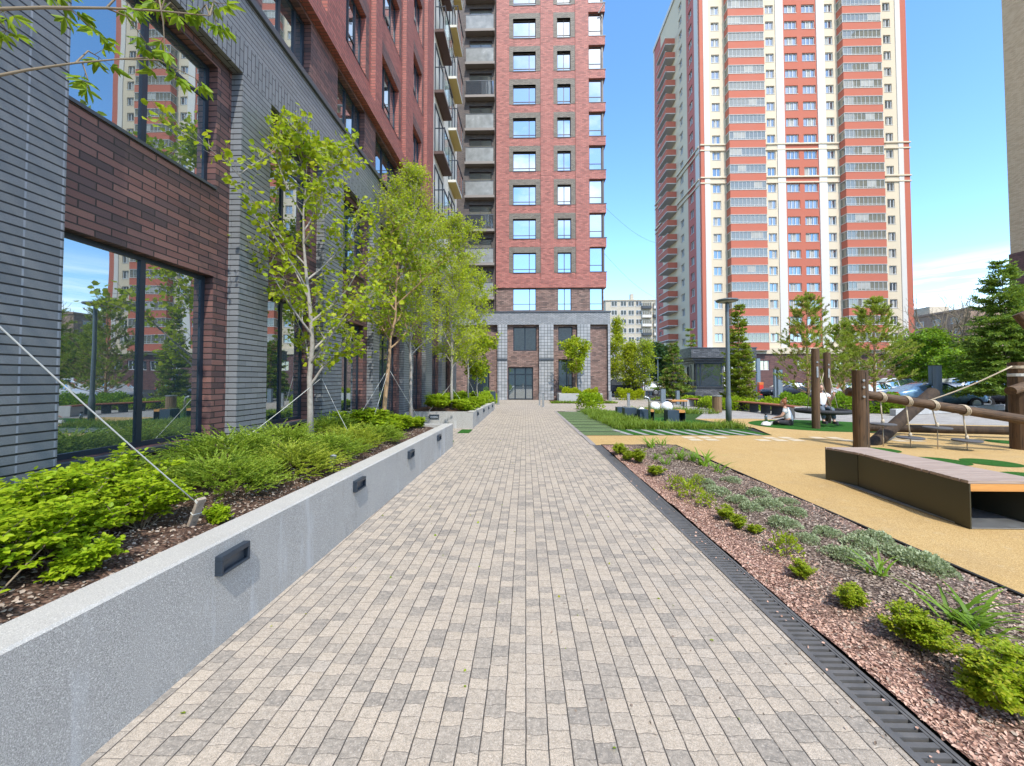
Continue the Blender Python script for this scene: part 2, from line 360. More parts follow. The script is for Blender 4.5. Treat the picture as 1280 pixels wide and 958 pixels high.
# renders and metals
MT['cream'] = plain('cream_render', (.60,.505,.37), .85, var=.06, vs=.4)
MT['white_render'] = plain('white_render', (.60,.57,.525), .85, var=.05, vs=.5)
MT['red_render'] = plain('red_render', (.44,.128,.080), .85, var=.07, vs=.5)
MT['red_shade_render'] = plain('red_shade_render', (.47,.14,.115), .85, var=.07, vs=.5)  # red of the shaded side wall, the shade's tone put into the colour
MT['pale_wall'] = plain('pale_wall', (.60,.57,.50), .8, var=.06, vs=.6)
MT['steel_dark'] = plain('dark_blue_steel', (.030,.042,.058), .38, .2, var=.15, vs=3)
MT['frame_dark'] = plain('dark_window_frame', (.018,.028,.042), .35, .1, var=.15, vs=3)
MT['frame_brown'] = plain('brown_window_frame', (.09,.072,.066), .5, .0, var=.1, vs=3)
MT['frame_white'] = plain('white_window_frame', (.58,.58,.57), .5, 0, var=.05, vs=2)
MT['cap_metal'] = plain('cap_metal', (.085,.095,.108), .4, .4, var=.12, vs=3)
MT['post_grey'] = plain('post_grey_paint', (.115,.145,.160), .4, .2, var=.1, vs=4)
MT['olive_steel'] = plain('olive_steel', (.062,.060,.040), .42, .35, var=.22, vs=1.6)
MT['black_in'] = plain('dark_inner_steel', (.010,.012,.011), .6, .2)
MT['galv'] = plain('galvanised', (.36,.37,.37), .38, .7, var=.2, vs=9)
MT['stainless'] = plain('stainless', (.50,.48,.44), .28, .9, var=.15, vs=7)
MT['grate'] = plain('cast_grate', (.10,.108,.112), .55, .2, var=.35, vs=11, c2=(.14,.13,.12))
MT['channel'] = plain('channel_dark', (.012,.011,.010), .9)
MT['soffit_brown'] = plain('soffit_brown', (.085,.048,.040), .7, var=.08)
MT['soffit_yellow'] = plain('soffit_yellow', (.47,.36,.13), .7, var=.08)
MT['slab'] = plain('balcony_slab', (.26,.225,.20), .75, var=.08)
MT['rope'] = plain('rope', (.50,.42,.30), .9, var=.2, vs=60, bmp=.3, fs=120)
MT['strap'] = plain('strap_pale', (.60,.60,.55), .8, var=.1, vs=30)
MT['rubber_black'] = plain('rubber_black', (.020,.020,.021), .7, var=.2, vs=12)
MT['disc'] = plain('disc_rubber', (.085,.085,.09), .7, var=.15, vs=12)
MT['pylon'] = plain('pylon_paint', (.17,.215,.255), .45, .1, var=.12, vs=4)
MT['ball'] = plain('ball_white', (.78,.79,.80), .35, var=.03, vs=3)
MT['box_blue'] = plain('seat_box_blue', (.040,.062,.090), .45, .1, var=.12, vs=4)
MT['orange_wood'] = wood('orange_wood', (.45,.19,.045), (.62,.30,.085), 0, 8, .5, .3)
MT['deck_wood'] = wood('deck_wood', (.29,.215,.17), (.41,.32,.26), 0, 8, .7, .5)
MT['bench_wood'] = wood('bench_wood', (.24,.075,.04), (.40,.14,.07), 0, 8, .6, .4)
MT['bin_wood'] = wood('bin_wood', (.14,.085,.04), (.26,.165,.08), 2, 9, .6, .5)
MT['log_v'] = wood('log_vertical', (.045,.024,.010), (.135,.074,.032), 2, 7, .75, .75)
MT['log_h'] = wood('log_along', (.042,.022,.009), (.135,.076,.034), 0, 7, .75, .7)
MT['log_dark'] = wood('log_dark', (.022,.013,.007), (.066,.039,.019), 2, 7, .85, .7)
MT['log_end'] = plain('log_end', (.12,.08,.055), .75, var=.35, vs=20)
MT['peg'] = wood('peg_wood', (.25,.20,.15), (.42,.35,.27), 2, 14, .8, .6)
MT['bark_grey'] = plain('bark_grey', (.33,.30,.26), .9, var=.45, vs=18, bmp=.5, fs=70)
MT['bark_tan'] = plain('bark_tan', (.34,.22,.12), .9, var=.4, vs=16, bmp=.5, fs=70)
MT['bark_dark'] = plain('bark_dark', (.085,.065,.05), .9, var=.35, vs=16, bmp=.5, fs=60)
MT['twig'] = plain('twig', (.22,.17,.11), .9, var=.3, vs=20)
# ground
MT['path'] = pavers('path_pavers', w=.1, ln=.084, stops=[(.10,(.205,.185,.16)), (.26,(.315,.275,.225)), (.44,(.435,.368,.29)), (.62,(.505,.418,.318)), (.80,(.545,.452,.345)), (.95,(.47,.41,.338))])
MT['plaza'] = pavers('plaza_pavers', w=.2, ln=.2, rot=True, stops=[(.2,(.30,.295,.29)), (.5,(.37,.36,.345)), (.8,(.43,.42,.40))])
MT['kerb'] = concrete('kerb_stone', (.30,.27,.25), .4, False)
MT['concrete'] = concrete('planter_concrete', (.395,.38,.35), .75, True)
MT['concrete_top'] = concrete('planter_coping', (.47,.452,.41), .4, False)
MT['concrete_light'] = concrete('pale_concrete', (.43,.425,.41), .3, True)
MT['yellow'] = granular('yellow_rubber', [(.1,(.42,.26,.095)), (.45,(.61,.41,.17)), (.75,(.68,.48,.215)), (1,(.74,.56,.30))], 130, .9, .5, .005, (.35, .25))
MT['turf'] = granular('turf_green', [(.1,(.022,.10,.010)), (.5,(.04,.175,.016)), (.9,(.07,.24,.03))], 160, .95, .8, .01)
MT['turf_pale'] = granular('turf_worn', [(.1,(.11,.165,.065)), (.5,(.17,.245,.105)), (.9,(.25,.33,.16))], 150, .95, .7, .01, (.5, .4))
MT['paint_white'] = plain('worn_paint', (.64,.53,.36), .85, var=.15, vs=9, fine=.45, fs=90)
MT['asphalt'] = granular('asphalt', [(.1,(.035,.035,.036)), (.5,(.055,.055,.056)), (.9,(.085,.084,.082))], 90, .9, .3, .006)
MT['mulch'] = granular('mulch_ground', [(.1,(.060,.034,.024)), (.4,(.135,.080,.055)), (.7,(.22,.135,.095)), (.95,(.31,.21,.15))], 48, .95, 1.0, .02)
MT['gravel'] = granular('bark_bed', [(.05,(.13,.060,.042)), (.35,(.25,.125,.092)), (.7,(.38,.20,.155)), (.95,(.46,.28,.23))], 46, .95, 1.0, .02)
MT['chip_red'] = foliage('chip_red', [(.26,.145,.105), (.52,.31,.225), (.64,.43,.33), (.42,.28,.21)], .0, .9)
MT['chip_brown'] = foliage('chip_brown', [(.12,.088,.066), (.26,.198,.15), (.43,.345,.27), (.36,.305,.255)], .0, .9)
MT['lawn'] = granular('lawn', [(.1,(.03,.07,.012)), (.5,(.06,.13,.02)), (.9,(.10,.19,.035))], 60, .95, .8, .02)
# foliage
MT['maple'] = foliage('leaf_maple', [(.19,.29,.010), (.31,.43,.012), (.43,.52,.016), (.52,.54,.025)], .5)
MT['maple_dark'] = foliage('leaf_maple_dark', [(.11,.20,.010), (.20,.31,.012), (.31,.41,.018), (.42,.41,.03)], .45)
MT['willow'] = foliage('leaf_willow', [(.32,.42,.012), (.43,.53,.016), (.52,.61,.025), (.58,.62,.04)], .52)
MT['ashleaf'] = foliage('leaf_ash', [(.14,.25,.012), (.24,.38,.02), (.34,.46,.03)], .5)
MT['yellowgreen'] = foliage('leaf_yellowgreen', [(.30,.36,.010), (.43,.50,.012), (.54,.57,.02)], .52)
MT['midgreen'] = foliage('leaf_midgreen', [(.10,.21,.008), (.18,.33,.014), (.28,.42,.022)], .45)
MT['darkgreen'] = foliage('leaf_darkgreen', [(.012,.04,.012), (.025,.075,.02), (.045,.11,.03)], .3)
MT['rose'] = foliage('leaf_rose', [(.16,.27,.006), (.26,.40,.010), (.36,.49,.014), (.44,.53,.025)], .45)
MT['juniper'] = foliage('juniper', [(.11,.19,.016), (.19,.30,.022), (.28,.39,.032), (.36,.44,.06)], .35)
MT['juniper_y'] = foliage('juniper_gold', [(.15,.22,.016), (.27,.35,.022), (.38,.44,.035), (.45,.47,.07)], .35)
MT['pine'] = foliage('pine_needles', [(.14,.21,.02), (.25,.34,.03), (.37,.45,.05), (.46,.48,.08)], .4)
MT['pine_dry'] = foliage('pine_dry', [(.12,.12,.03), (.22,.19,.06), (.30,.23,.09)], .2)
MT['spruce'] = foliage('spruce_needles', [(.045,.10,.022), (.11,.20,.03), (.21,.32,.04), (.31,.42,.05)], .33)
MT['larch'] = foliage('larch_needles', [(.12,.19,.014), (.22,.30,.02), (.33,.39,.035)], .35)
MT['catmint'] = foliage('catmint', [(.22,.275,.15), (.34,.40,.23), (.46,.515,.33)], .3)
MT['lily'] = foliage('daylily', [(.10,.21,.012), (.16,.30,.02), (.24,.38,.04)], .4)
MT['spirea'] = foliage('spirea', [(.15,.25,.008), (.26,.37,.012), (.38,.47,.018), (.46,.42,.05)], .45)
MT['grass'] = foliage('tall_grass', [(.08,.15,.012), (.15,.245,.02), (.24,.32,.04)], .4)
# glass
MT['pane_near'] = glass('pane_near', (.03,.05,.06), refl=.44, tint=(.80,.88,.92), wave=.035)
MT['pane_tower'] = glass('pane_tower', (.02,.026,.03), .50, wave=.05)
MT['pane_far'] = glass('pane_far', (.06,.07,.078), .24, (.95,.98,1), .08)
MT['pane_balcony'] = glass('pane_balcony', (.17,.165,.135), .07, (.95,.9,.82), .12)
MT['rail_glass'] = clear_glass('rail_glass')
MT['frost'] = plain('frosted_glass', (.27,.275,.265), .2, 0, var=.45, vs=2.2)
MT['curtain'] = plain('curtain', (.36,.35,.32), .9, var=.3, vs=2)
MT['lens'] = plain('lamp_lens', (.32,.34,.36), .3, 0, var=.05)
# ------------------------------------------------------------------ light
SUN_AZ, SUN_EL = R(14), R(52)      # behind the camera, a little to the right
sun_dir = Vector((math.sin(SUN_AZ)*math.cos(SUN_EL), -math.cos(SUN_AZ)*math.cos(SUN_EL), math.sin(SUN_EL)))
w = bpy.data.worlds.new('World'); SC.world = w; w.use_nodes = True; nt = w.node_tree
bg = nt.nodes['Background']; sky = N(nt, 'ShaderNodeTexSky', sky_type='NISHITA')
sky.sun_disc = False; sky.sun_elevation = SUN_EL; sky.sun_rotation = math.pi - SUN_AZ; sky.altitude = 150; sky.air_density = 1.0; sky.dust_density = .25; sky.ozone_density = 1.6
tc = N(nt, 'ShaderNodeTexCoord'); dv = N(nt, 'ShaderNodeSeparateXYZ'); L(nt, tc.outputs['Generated'], dv.inputs[0])
zz = math_n(nt, 'MAXIMUM', dv.outputs[2], .02)
# flat cloud deck: direction projected on a plane overhead
pv = N(nt, 'ShaderNodeCombineXYZ'); zc = math_n(nt, 'ADD', zz, .10)
L(nt, math_n(nt, 'DIVIDE', dv.outputs[0], zc), pv.inputs[0]); L(nt, math_n(nt, 'DIVIDE', dv.outputs[1], zc), pv.inputs[1])
n1 = noise(nt, 1.1, 7, pv.outputs[0], .6); 
back = maprange(nt, dv.outputs[1], .1, -.45, 0, 1)            # cumulus behind the viewer
cl1 = math_n(nt, 'MULTIPLY', math_n(nt, 'MULTIPLY', maprange(nt, n1, .44, .60, 0, 1), back), maprange(nt, dv.outputs[2], .28, .52, 0, 1))
mp = N(nt, 'ShaderNodeMapping'); mp.inputs['Scale'].default_value = (2.2, 2.2, 30); L(nt, tc.outputs['Generated'], mp.inputs[0])
n2 = noise(nt, 1.6, 6, mp.outputs[0], .62)
low = math_n(nt, 'MULTIPLY', maprange(nt, dv.outputs[2], .22, .10, 0, 1), maprange(nt, dv.outputs[0], .55, .70, 0, 1))
cl2 = math_n(nt, 'MULTIPLY', maprange(nt, n2, .44, .62, 0, .9), low)
cl = math_n(nt, 'MAXIMUM', cl1, cl2)
hv = N(nt, 'ShaderNodeHueSaturation'); hv.inputs['Saturation'].default_value = 1.15; hv.inputs['Value'].default_value = 1.75; L(nt, mixc(nt, 1.0, sky.outputs[0], (.925, .975, 1.0), 'MULTIPLY'), hv.inputs['Color'])
L(nt, mixc(nt, cl, hv.outputs[0], (12.0, 12.3, 12.8)), bg.inputs[0]); bg.inputs[1].default_value = .15
sun = bpy.data.lights.new('sun', 'SUN'); suno = bpy.data.objects.new('sun', sun); COL.objects.link(suno)
sun.energy = 2.9; sun.angle = R(.53); sun.color = (1, .955, .88)
suno.rotation_euler = sun_dir.to_track_quat('Z', 'Y').to_euler(); suno.location = (10, -30, 60)
SC.view_settings.view_transform = 'Standard'; SC.view_settings.look = 'None'; SC.view_settings.exposure = .68; SC.view_settings.gamma = 1
SC.cycles.use_denoising = True; SC.cycles.max_bounces = 8; SC.cycles.transparent_max_bounces = 16
SC.cycles.sample_clamp_indirect = 8
# ------------------------------------------------------------------ ground
def bed_mat():
    m = granular('bed_bark', [(.05,(.13,.060,.042)), (.35,(.32,.185,.14)), (.7,(.46,.28,.22)), (.95,(.54,.37,.30))], 46, .95, 1.0, .02)
    nt = m.node_tree; bs = nt.nodes['Principled BSDF']; src = bs.inputs['Base Color'].links[0].from_socket
    xyz = N(nt, 'ShaderNodeSeparateXYZ'); L(nt, objco(nt), xyz.inputs[0])
    d = math_n(nt, 'ABSOLUTE', math_n(nt, 'SUBTRACT', xyz.outputs[0], 2.95))
    d = math_n(nt, 'ADD', d, math_n(nt, 'MULTIPLY', math_n(nt, 'SUBTRACT', noise(nt, 1.3, 4), .5), 1.1))
    v = N(nt, 'ShaderNodeTexVoronoi'); v.inputs['Scale'].default_value = 52; L(nt, objco(nt), v.inputs['Vector'])
    sp = N(nt, 'ShaderNodeSeparateColor'); L(nt, v.outputs['Color'], sp.inputs[0])
    br = ramp(nt, sp.outputs[0], [(.05,(.085,.058,.045)), (.4,(.20,.14,.108)), (.75,(.31,.225,.175)), (.97,(.44,.34,.28))])
    br = mixc(nt, maprange(nt, v.outputs['Distance'], .25, .75, 0, .6), br, (.02,.014,.011))
    L(nt, mixc(nt, maprange(nt, d, .62, .86, 0, 1), br, src), bs.inputs['Base Color']); return m
MT['bed'] = bed_mat()
def sheet(name, pts, z, mat, kind='structure'):
    b = MB(); b.poly(pts, z); o = b.build(name, mat); return tag(o, kind=kind)
def grid(name, x0, x1, y0, y1, nx, ny, zf, mat, parent=None):
    xs = np.linspace(x0, x1, nx); ys = np.linspace(y0, y1, ny); X, Y = np.meshgrid(xs, ys)
    Z = zf(X, Y); V = np.stack([X, Y, Z], -1).reshape(-1, 3)
    i = np.arange(nx*ny).reshape(ny, nx); F = np.stack([i[:-1,:-1], i[:-1,1:], i[1:,1:], i[1:,:-1]], -1).reshape(-1, 4)
    return mesh_np(name, V, F, mat, parent, True)
def bumps(X, Y, a=.012):
    return a*(np.sin(X*3.1+Y*1.7)+np.sin(X*7.3-Y*5.1)*.5+np.sin(Y*9.7+X*2.2)*.4+np.sin(X*17+Y*13)*.25)

sheet('ground', [(-400,-200),(500,-200),(500,700),(-400,700)], -.03, MT['asphalt'])
sheet('path', [(-5.2,-5),(1.63,-5),(1.63,9.9),(1.60,9.9),(1.46,19.9),(1.46,20.0),(-5.2,20.0)], 0, MT['path'])
sheet('forecourt', [(-6.5,20.0),(9,20.0),(9,31.4),(-6.5,31.4)], 0, MT['path'])
sheet('plaza', [(2,15.2),(16,13.6),(34,12.5),(34,24),(2,26.5)], -.012, MT['plaza'])
sheet('side_path', [(6.7,26.5),(26,24.2),(26,31.5),(9,33.5),(6.7,40)], -.008, MT['plaza'])
sheet('playground_surface', [(1.72,9.68),(3.66,9.68),(3.72,-5),(34,-5),(34,12.6),(22,13.2),(14,14.6),(9.2,16.4),(6.9,16.3),(7.6,13.3),(7.1,11.5),(1.66,11.32)], .004, MT['yellow'])
def disc(name, cx, cy, rx, ry, mat, z=.009, n=48, wob=.0):
    b = MB(); b.poly([(cx+rx*math.cos(2*math.pi*k/n)*(1+wob*math.sin(3*k)), cy+ry*math.sin(2*math.pi*k/n)*(1+wob*math.cos(5*k))) for k in range(n)], z)
    return tag(b.build(name, mat), kind='structure')
disc('turf_patch', 10.4, 14.05, 2.35, 1.85, MT['turf'], .009)
for px, py, rr in ((1238.5,579,.41), (1297,598,.42), (1176,577,.42), (1262,553.5,.42), (1100,563,.36)):
    c = G(px, py); disc('turf_patch', c.x, c.y, rr, rr, MT['turf'], .010)
# worn turf square left of the long grass
sheet('turf_strip', [(1.69,11.36),(2.92,11.36),(2.75,19.6),(1.56,19.6)], .010, MT['turf_pale'])
b = MB()
for k in range(8):
    y = 12.1+k*.95; b.box(1.62, 2.92-.02*k, y, y+.05, .011, .016)
tag(b.build('turf_seams', MT['channel']), kind='structure')
# striped apron: turf fields between pale concrete bars
sheet('turf_band', [(2.92,11.40),(7.1,11.56),(7.0,12.7),(2.85,12.55)], .010, MT['turf'])
b = MB()
for k in range(9):
    x = 2.95+k*.46; b.add([(x,11.42,.016),(x+.17,11.42,.016),(x-.06,12.6,.016),(x-.23,12.6,.016)], [(0,1,2,3)])
tag(b.build('concrete_strips', concrete('strip_concrete', (.30,.30,.285), .3, False)), kind='structure')
sheet('lawn', [(2.75,12.55),(7.3,12.8),(6.9,16.2),(8.6,19.2),(5.0,20.6),(2.6,20.5)], .006, MT['lawn'])
sheet('turf_island', [(4.2,13.3),(6.9,13.6),(6.4,16.6),(4.6,16.8)], .011, MT['turf'])
sheet('planting_ground', [(10.5,21.2),(27,18.4),(34,15.2),(40,16),(40,25),(27,25.4),(10,29)], .004, MT['mulch'])
sheet('planting_soil', [(1.8,26.6),(6.2,26.6),(6.2,31.3),(1.8,31.3)], .006, MT['mulch'])
# hopscotch marks
b = MB()
for k in range(15):
    x = 4.3+k*.44; 
    if k % 4 != 3:
        for j in range(2):
            if (k+j) % 3 != 2 or k % 2: b.box(x+.05, x+.36, 10.42+j*.42+.03*math.sin(k), 10.75+j*.42+.03*math.sin(k), .0085, .0095)
tag(b.build('hopscotch_markings', MT['paint_white']), kind='structure')
# right hand bed, ground
o = grid('planting_bed', 1.85, 3.62, -1.5, 9.62, 60, 300, lambda X, Y: .016+bumps(X, Y, .008)+.035*np.clip((X-1.9)/1.2, 0, 1)*np.clip((3.62-X)/.5, 0, 1), MT['bed']); tag(o, kind='structure')
b = MB(); b.box(3.625, 3.655, -5, 9.66, -.02, .028); b.box(1.84, 3.655, 9.64, 9.668, -.02, .024)
tag(b.build('edging', MT['channel']), 'thin dark edging strip between the bark bed and the yellow rubber', 'edging')
b = MB(); b.box(1.595, 1.72, 9.72, 11.3, -.03, .012); b.add([(1.56,11.3,.013),(1.69,11.3,.013),(1.56,19.9,.013),(1.45,19.9,.013)], [(0,1,2,3)])
tag(b.build('kerb', MT['kerb']), kind='structure')
# chips lying on the bed: nobody could count them
def chips(name, n, xf, yf, zf, mat, s=(.012, .03)):
    X = xf(n); Y = yf(n); Z = zf(X, Y)
    P = np.stack([X, Y, Z], -1); D = RNG.normal(size=(n, 3)); D[:, 2] *= .25
    l = RNG.uniform(s[0], s[1], n)
    V, F = leaves(P, D, l, l*RNG.uniform(.22, .45, n), up=.6, fold=.3)
    return tag(mesh_np(name, V, F, mat), kind='stuff')
bz = lambda X, Y: .018+bumps(X, Y, .008)+.035*np.clip((X-1.9)/1.2, 0, 1)*np.clip((3.62-X)/.5, 0, 1)
near = lambda n: 1.0+8.5*RNG.random(n)**2.0
chips('red_bark_chips', 19000, lambda n: 1.86+RNG.random(n)**1.5*.62, near, bz, MT['chip_red'], (.009, .024))
chips('red_bark_chips', 4000, lambda n: 3.6-RNG.random(n)**1.8*.6, near, bz, MT['chip_red'], (.009, .024))
chips('brown_bark_chips', 22000, lambda n: np.clip(2.85+RNG.normal(size=n)*.42, 1.9, 3.6), near, bz, MT['chip_brown'], (.010, .030))

# litter blown onto the paving
chips('blown_chips', 420, lambda n: 1.62-RNG.random(n)**2.6*1.6, lambda n: .9+9*RNG.random(n)**1.5, lambda X, Y: .004+0*X, MT['chip_brown'], (.008, .022))
chips('blown_chips', 110, lambda n: 1.64+RNG.random(n)*.2, lambda n: .9+7*RNG.random(n)**1.5, lambda X, Y: .008+0*X, MT['chip_red'], (.010, .025))
chips('blown_leaves', 130, lambda n: -1.8+3.4*RNG.random(n), lambda n: 1.2+16*RNG.random(n)**1.5, lambda X, Y: .005+0*X, MT['spirea'], (.012, .03))
# ------------------------------------------------------------------ drain
t = thing('drain_channel', 'dark slotted metal drain channel along the right edge of the paving', 'drain', (1.735, 5, 0))
b = MB(); b.box(1.645, 1.825, -3, 9.7, -.06, -.045); b.build('channel', MT['channel'], t)
b = MB(); b.box(1.632, 1.652, -3, 9.7, -.06, .006); b.box(1.818, 1.838, -3, 9.7, -.06, .006); b.build('edge_rail', MT['grate'], t)
y = -.5
while y < 9.7:
    b = MB(); e = min(y+1, 9.7); k = y+.018
    b.box(1.654, 1.668, y+.004, e-.004, -.03, .003); b.box(1.802, 1.816, y+.004, e-.004, -.03, .003)
    while k < e-.012:
        b.rbox(Matrix.Translation((1.735, k, -.012)), .134, .026, .026); k += .048
    b.box(1.668, 1.802, y+.004, y+.014, -.03, .002)
    b.build('grate', MT['grate'], t); y += 1

# ------------------------------------------------------------------ planters on the left
def lerp(a, b, t): return a+(b-a)*t
def wall_lamp(P, y, s, zc, fx, name='wall_lamp'):
    # surface luminaire: bevelled housing with a recessed opening, on a wall facing +X at x = fx(y)
    x = fx(y); h, l, d = .068*s, .14*s, .05*s
    b = MB(); b.box(x-.004, x+d, y-l, y+l, zc+h*.45, zc+h); b.box(x-.004, x+d, y-l, y+l, zc-h, zc-h*.74)
    b.box(x-.004, x+d, y-l, y-l*.86, zc-h*.74, zc+h*.45); b.box(x-.004, x+d, y+l*.86, y+l, zc-h*.74, zc+h*.45)
    o = b.build(name, MT['steel_dark'], P, bevel=.004)
    b = MB(); b.box(x, x+.010, y-l*.86, y+l*.86, zc-h*.74, zc+h*.45); b.build('lens', MT['cap_metal'], o)
def planter(label, x_near, x_far, y0, y1, zt0, zt1, lamps, endlamp=None, back=-3.99, top=.21):
    P = thing('concrete_planter', label, 'planter', (x_near, y0, 0))
    fx = lambda y: lerp(x_near, x_far, (y-y0)/(y1-y0)); zt = lambda y: lerp(zt0, zt1, (y-y0)/(y1-y0))
    b = MB(); w = top
    def beam(xa, xb, ya, yb, za, zb, fa, m=0):   # sloping wall along Y between outer x fa(y) and inner
        v = [(fx(ya)+xa, ya, za), (fx(ya)+xb, ya, za), (fx(yb)+xb, yb, za), (fx(yb)+xa, yb, za),
             (fx(ya)+xa, ya, zt(ya)+zb), (fx(ya)+xb, ya, zt(ya)+zb), (fx(yb)+xb, yb, zt(yb)+zb), (fx(yb)+xa, yb, zt(yb)+zb)]
        b.add(v, [(3,2,1,0),(4,5,6,7),(0,1,5,4),(1,2,6,5),(2,3,7,6),(3,0,4,7)], m)
    n = 12
    for i in range(n):
        ya, yb = lerp(y0, y1, i/n), lerp(y0, y1, (i+1)/n); beam(-w, 0, ya, yb, -.05, -.012, None, 0)
    for i in range(n):
        ya, yb = lerp(y0, y1, i/n), lerp(y0, y1, (i+1)/n)
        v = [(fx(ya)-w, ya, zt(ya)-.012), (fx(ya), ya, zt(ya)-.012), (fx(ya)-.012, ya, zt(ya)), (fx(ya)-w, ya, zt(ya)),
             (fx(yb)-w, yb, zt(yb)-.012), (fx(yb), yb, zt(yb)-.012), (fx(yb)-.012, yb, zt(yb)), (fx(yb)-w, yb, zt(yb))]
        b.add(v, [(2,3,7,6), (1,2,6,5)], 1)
    # end walls
    b.box(back, fx(y1)-w, y1-w, y1-.001, -.05, zt1-.004, 0); b.box(back, fx(y0)-w, y0+.001, y0+w, -.05, zt0-.004, 0)
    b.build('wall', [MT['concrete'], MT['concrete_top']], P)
    for y, s in lamps: wall_lamp(P, y, s, zt(y)-.135, fx)
    if endlamp:
        x, z = endlamp; bb = MB(); bb.box(x-.16, x+.16, y0-.045, y0+.002, z+.035, z+.06); bb.box(x-.16, x+.16, y0-.045, y0+.002, z-.06, z-.04)
        bb.box(x-.16, x-.14, y0-.045, y0+.002, z-.04, z+.035); bb.box(x+.14, x+.16, y0-.045, y0+.002, z-.04, z+.035)
        o = bb.build('wall_lamp', MT['steel_dark'], P); bb = MB(); bb.box(x-.14, x+.14, y0-.012, y0, z-.04, z+.035); bb.build('lens', MT['lens'], o)
    zs = lambda X, Y: (lerp(zt0, zt1, (Y-y0)/(y1-y0))-.075+.10*np.clip((-2.1-X)/1.4, 0, 1)+bumps(X, Y, .012)-.03*np.exp(-((X-(x_near-w))/.1)**2))
    g = grid('soil', back, min(x_near, x_far)-w+.06, y0+w-.02, y1-w+.02, 60, 160, zs, MT['mulch'], P)
    return P, zs
P1, soil1 = planter('long near concrete planter with a sloping front wall and four wall lamps', -1.90, -1.755, -2.5, 9.47, .685, .545, [(2.43, .86), (4.24, .86), (6.08, .86), (7.95, .86)])
P2, soil2 = planter('far concrete planter beyond the turf gap with yellow green shrubs', -1.73, -1.68, 12.87, 21.3, .545, .40, [(14.0, .9), (15.9, .9), (17.9, .9), (19.8, .9)], endlamp=(-3.0, .40))
chips('planter_bark_chips', 9000, lambda n: -2.08-RNG.random(n)*1.2, lambda n: 1.0+8*RNG.random(n)**1.6, lambda X, Y: soil1(X, Y)+.004, MT['chip_brown'], (.009, .028))
sheet('turf_gap', [(-4.0,9.6),(-1.86,9.6),(-1.86,10.25),(-4.0,10.25)], .008, MT['turf'])
b = MB(); b.box(-2.9, -2.35, 11.75, 12.6, .0, .009); b.box(-2.05, -1.7, 11.75, 12.6, 0, .009); b.box(-4, -3.2, 11.75, 12.6, 0, .009); tag(b.build('turf_tiles', MT['turf']), kind='structure')
# planter in front of the tower
P3 = thing('concrete_planter', 'low square concrete planter with a clipped hedge against the tower', 'planter', (3.9, 28.6, 0))
b = MB(); b.box(2.4, 5.5, 28.2, 28.4, 0, .62); b.box(2.4, 2.6, 28.4, 29.8, 0, .62); b.box(5.3, 5.5, 28.4, 29.8, 0, .62); b.box(2.6, 5.3, 29.6, 29.8, 0, .62)
b.build('wall', MT['concrete_light'], P3, bevel=.01); b = MB(); b.box(2.6, 5.3, 28.4, 29.6, 0, .52); b.build('soil', MT['mulch'], P3)
# ------------------------------------------------------------------ windows
def window(parent, face, a0, a1, z0, z1, pane, frame, mull=(), trans=(), d=0.0, fw=.05, fd=.05, name='window', tspan=None):
    """frame as the part, glass as its sub-part; mull/trans are fractions"""
    b = MB(); b.fbox(face, a0, a1, z0, z0+fw, d, d+fd); b.fbox(face, a0, a1, z1-fw, z1, d, d+fd)
    b.fbox(face, a0, a0+fw, z0+fw, z1-fw, d, d+fd); b.fbox(face, a1-fw, a1, z0+fw, z1-fw, d, d+fd)
    for f in mull:
        a = lerp(a0, a1, f); b.fbox(face, a-fw*.55, a+fw*.55, z0+fw, z1-fw, d+.002, d+fd+.004)
    for t in trans:
        f, lo, hi = t if isinstance(t, tuple) else (t, 0, 1)
        z = lerp(z0, z1, f); b.fbox(face, lerp(a0+fw, a1-fw, lo), lerp(a0+fw, a1-fw, hi), z-fw*.42, z+fw*.42, d+.004, d+fd-.003)
    o = b.build(name, frame, parent)
    b = MB(); b.fbox(face, a0+fw*.6, a1-fw*.6, z0+fw*.6, z1-fw*.6, d-.01, d+.018); b.build('pane', pane, o)
    return o
def wall_with_holes(b, face, a0, a1, z0, z1, holes, d0, d1, m=0):
    """boxes covering a rectangle except non-overlapping holes (a0,a1,z0,z1) arranged in columns"""
    cols = sorted({(h[0], h[1]) for h in holes}); a = a0
    for c0, c1 in cols:
        if c0 > a+1e-6: b.fbox(face, a, c0, z0, z1, d0, d1, m)
        z = z0
        for h in sorted((h for h in holes if (h[0], h[1]) == (c0, c1)), key=lambda h: h[2]):
            if h[2] > z+1e-6: b.fbox(face, c0, c1, z, h[2], d0, d1, m)
            z = h[3]
        if z < z1-1e-6: b.fbox(face, c0, c1, z, z1, d0, d1, m)
        a = c1
    if a < a1-1e-6: b.fbox(face, a, a1, z0, z1, d0, d1, m)

# ------------------------------------------------------------------ left building (faces +X on x = -4)
A = thing('apartment_building', 'near apartment block on the left with grey brick pillars below red brick storeys', 'building', (-10, 8, 0))
FX = ('X', -4.0); ZT = 36.0
PIL = [(-7.0,-4.2), (-1.2,.3), (2.35,3.27), (5.34,5.96), (7.63,8.43), (10.17,10.62), (12.81,13.62), (15.6,16.67), (18.6,19.5), (21.5,22.56)]
b = MB()
for i, (p, q) in enumerate(PIL):
    b.fbox(FX, p, q, -.05, 5.95, -.6, 0, 1 if i in (1, 2) else 0)
b.fbox(FX, -7, 22.56, 5.95, 6.42, -.6, 0, 2); b.fbox(FX, -7, 22.56, 6.42, 7.05, -.6, 0, 0)
b.build('base_wall', [MT['grey_brick'], MT['grey_stack'], MT['grey_soldier']], A)
b = MB(); b.fbox(FX, -7, 22.62, 7.05, 7.16, -.6, .05); b.build('base_cornice', MT['cap_metal'], A, bevel=.01)
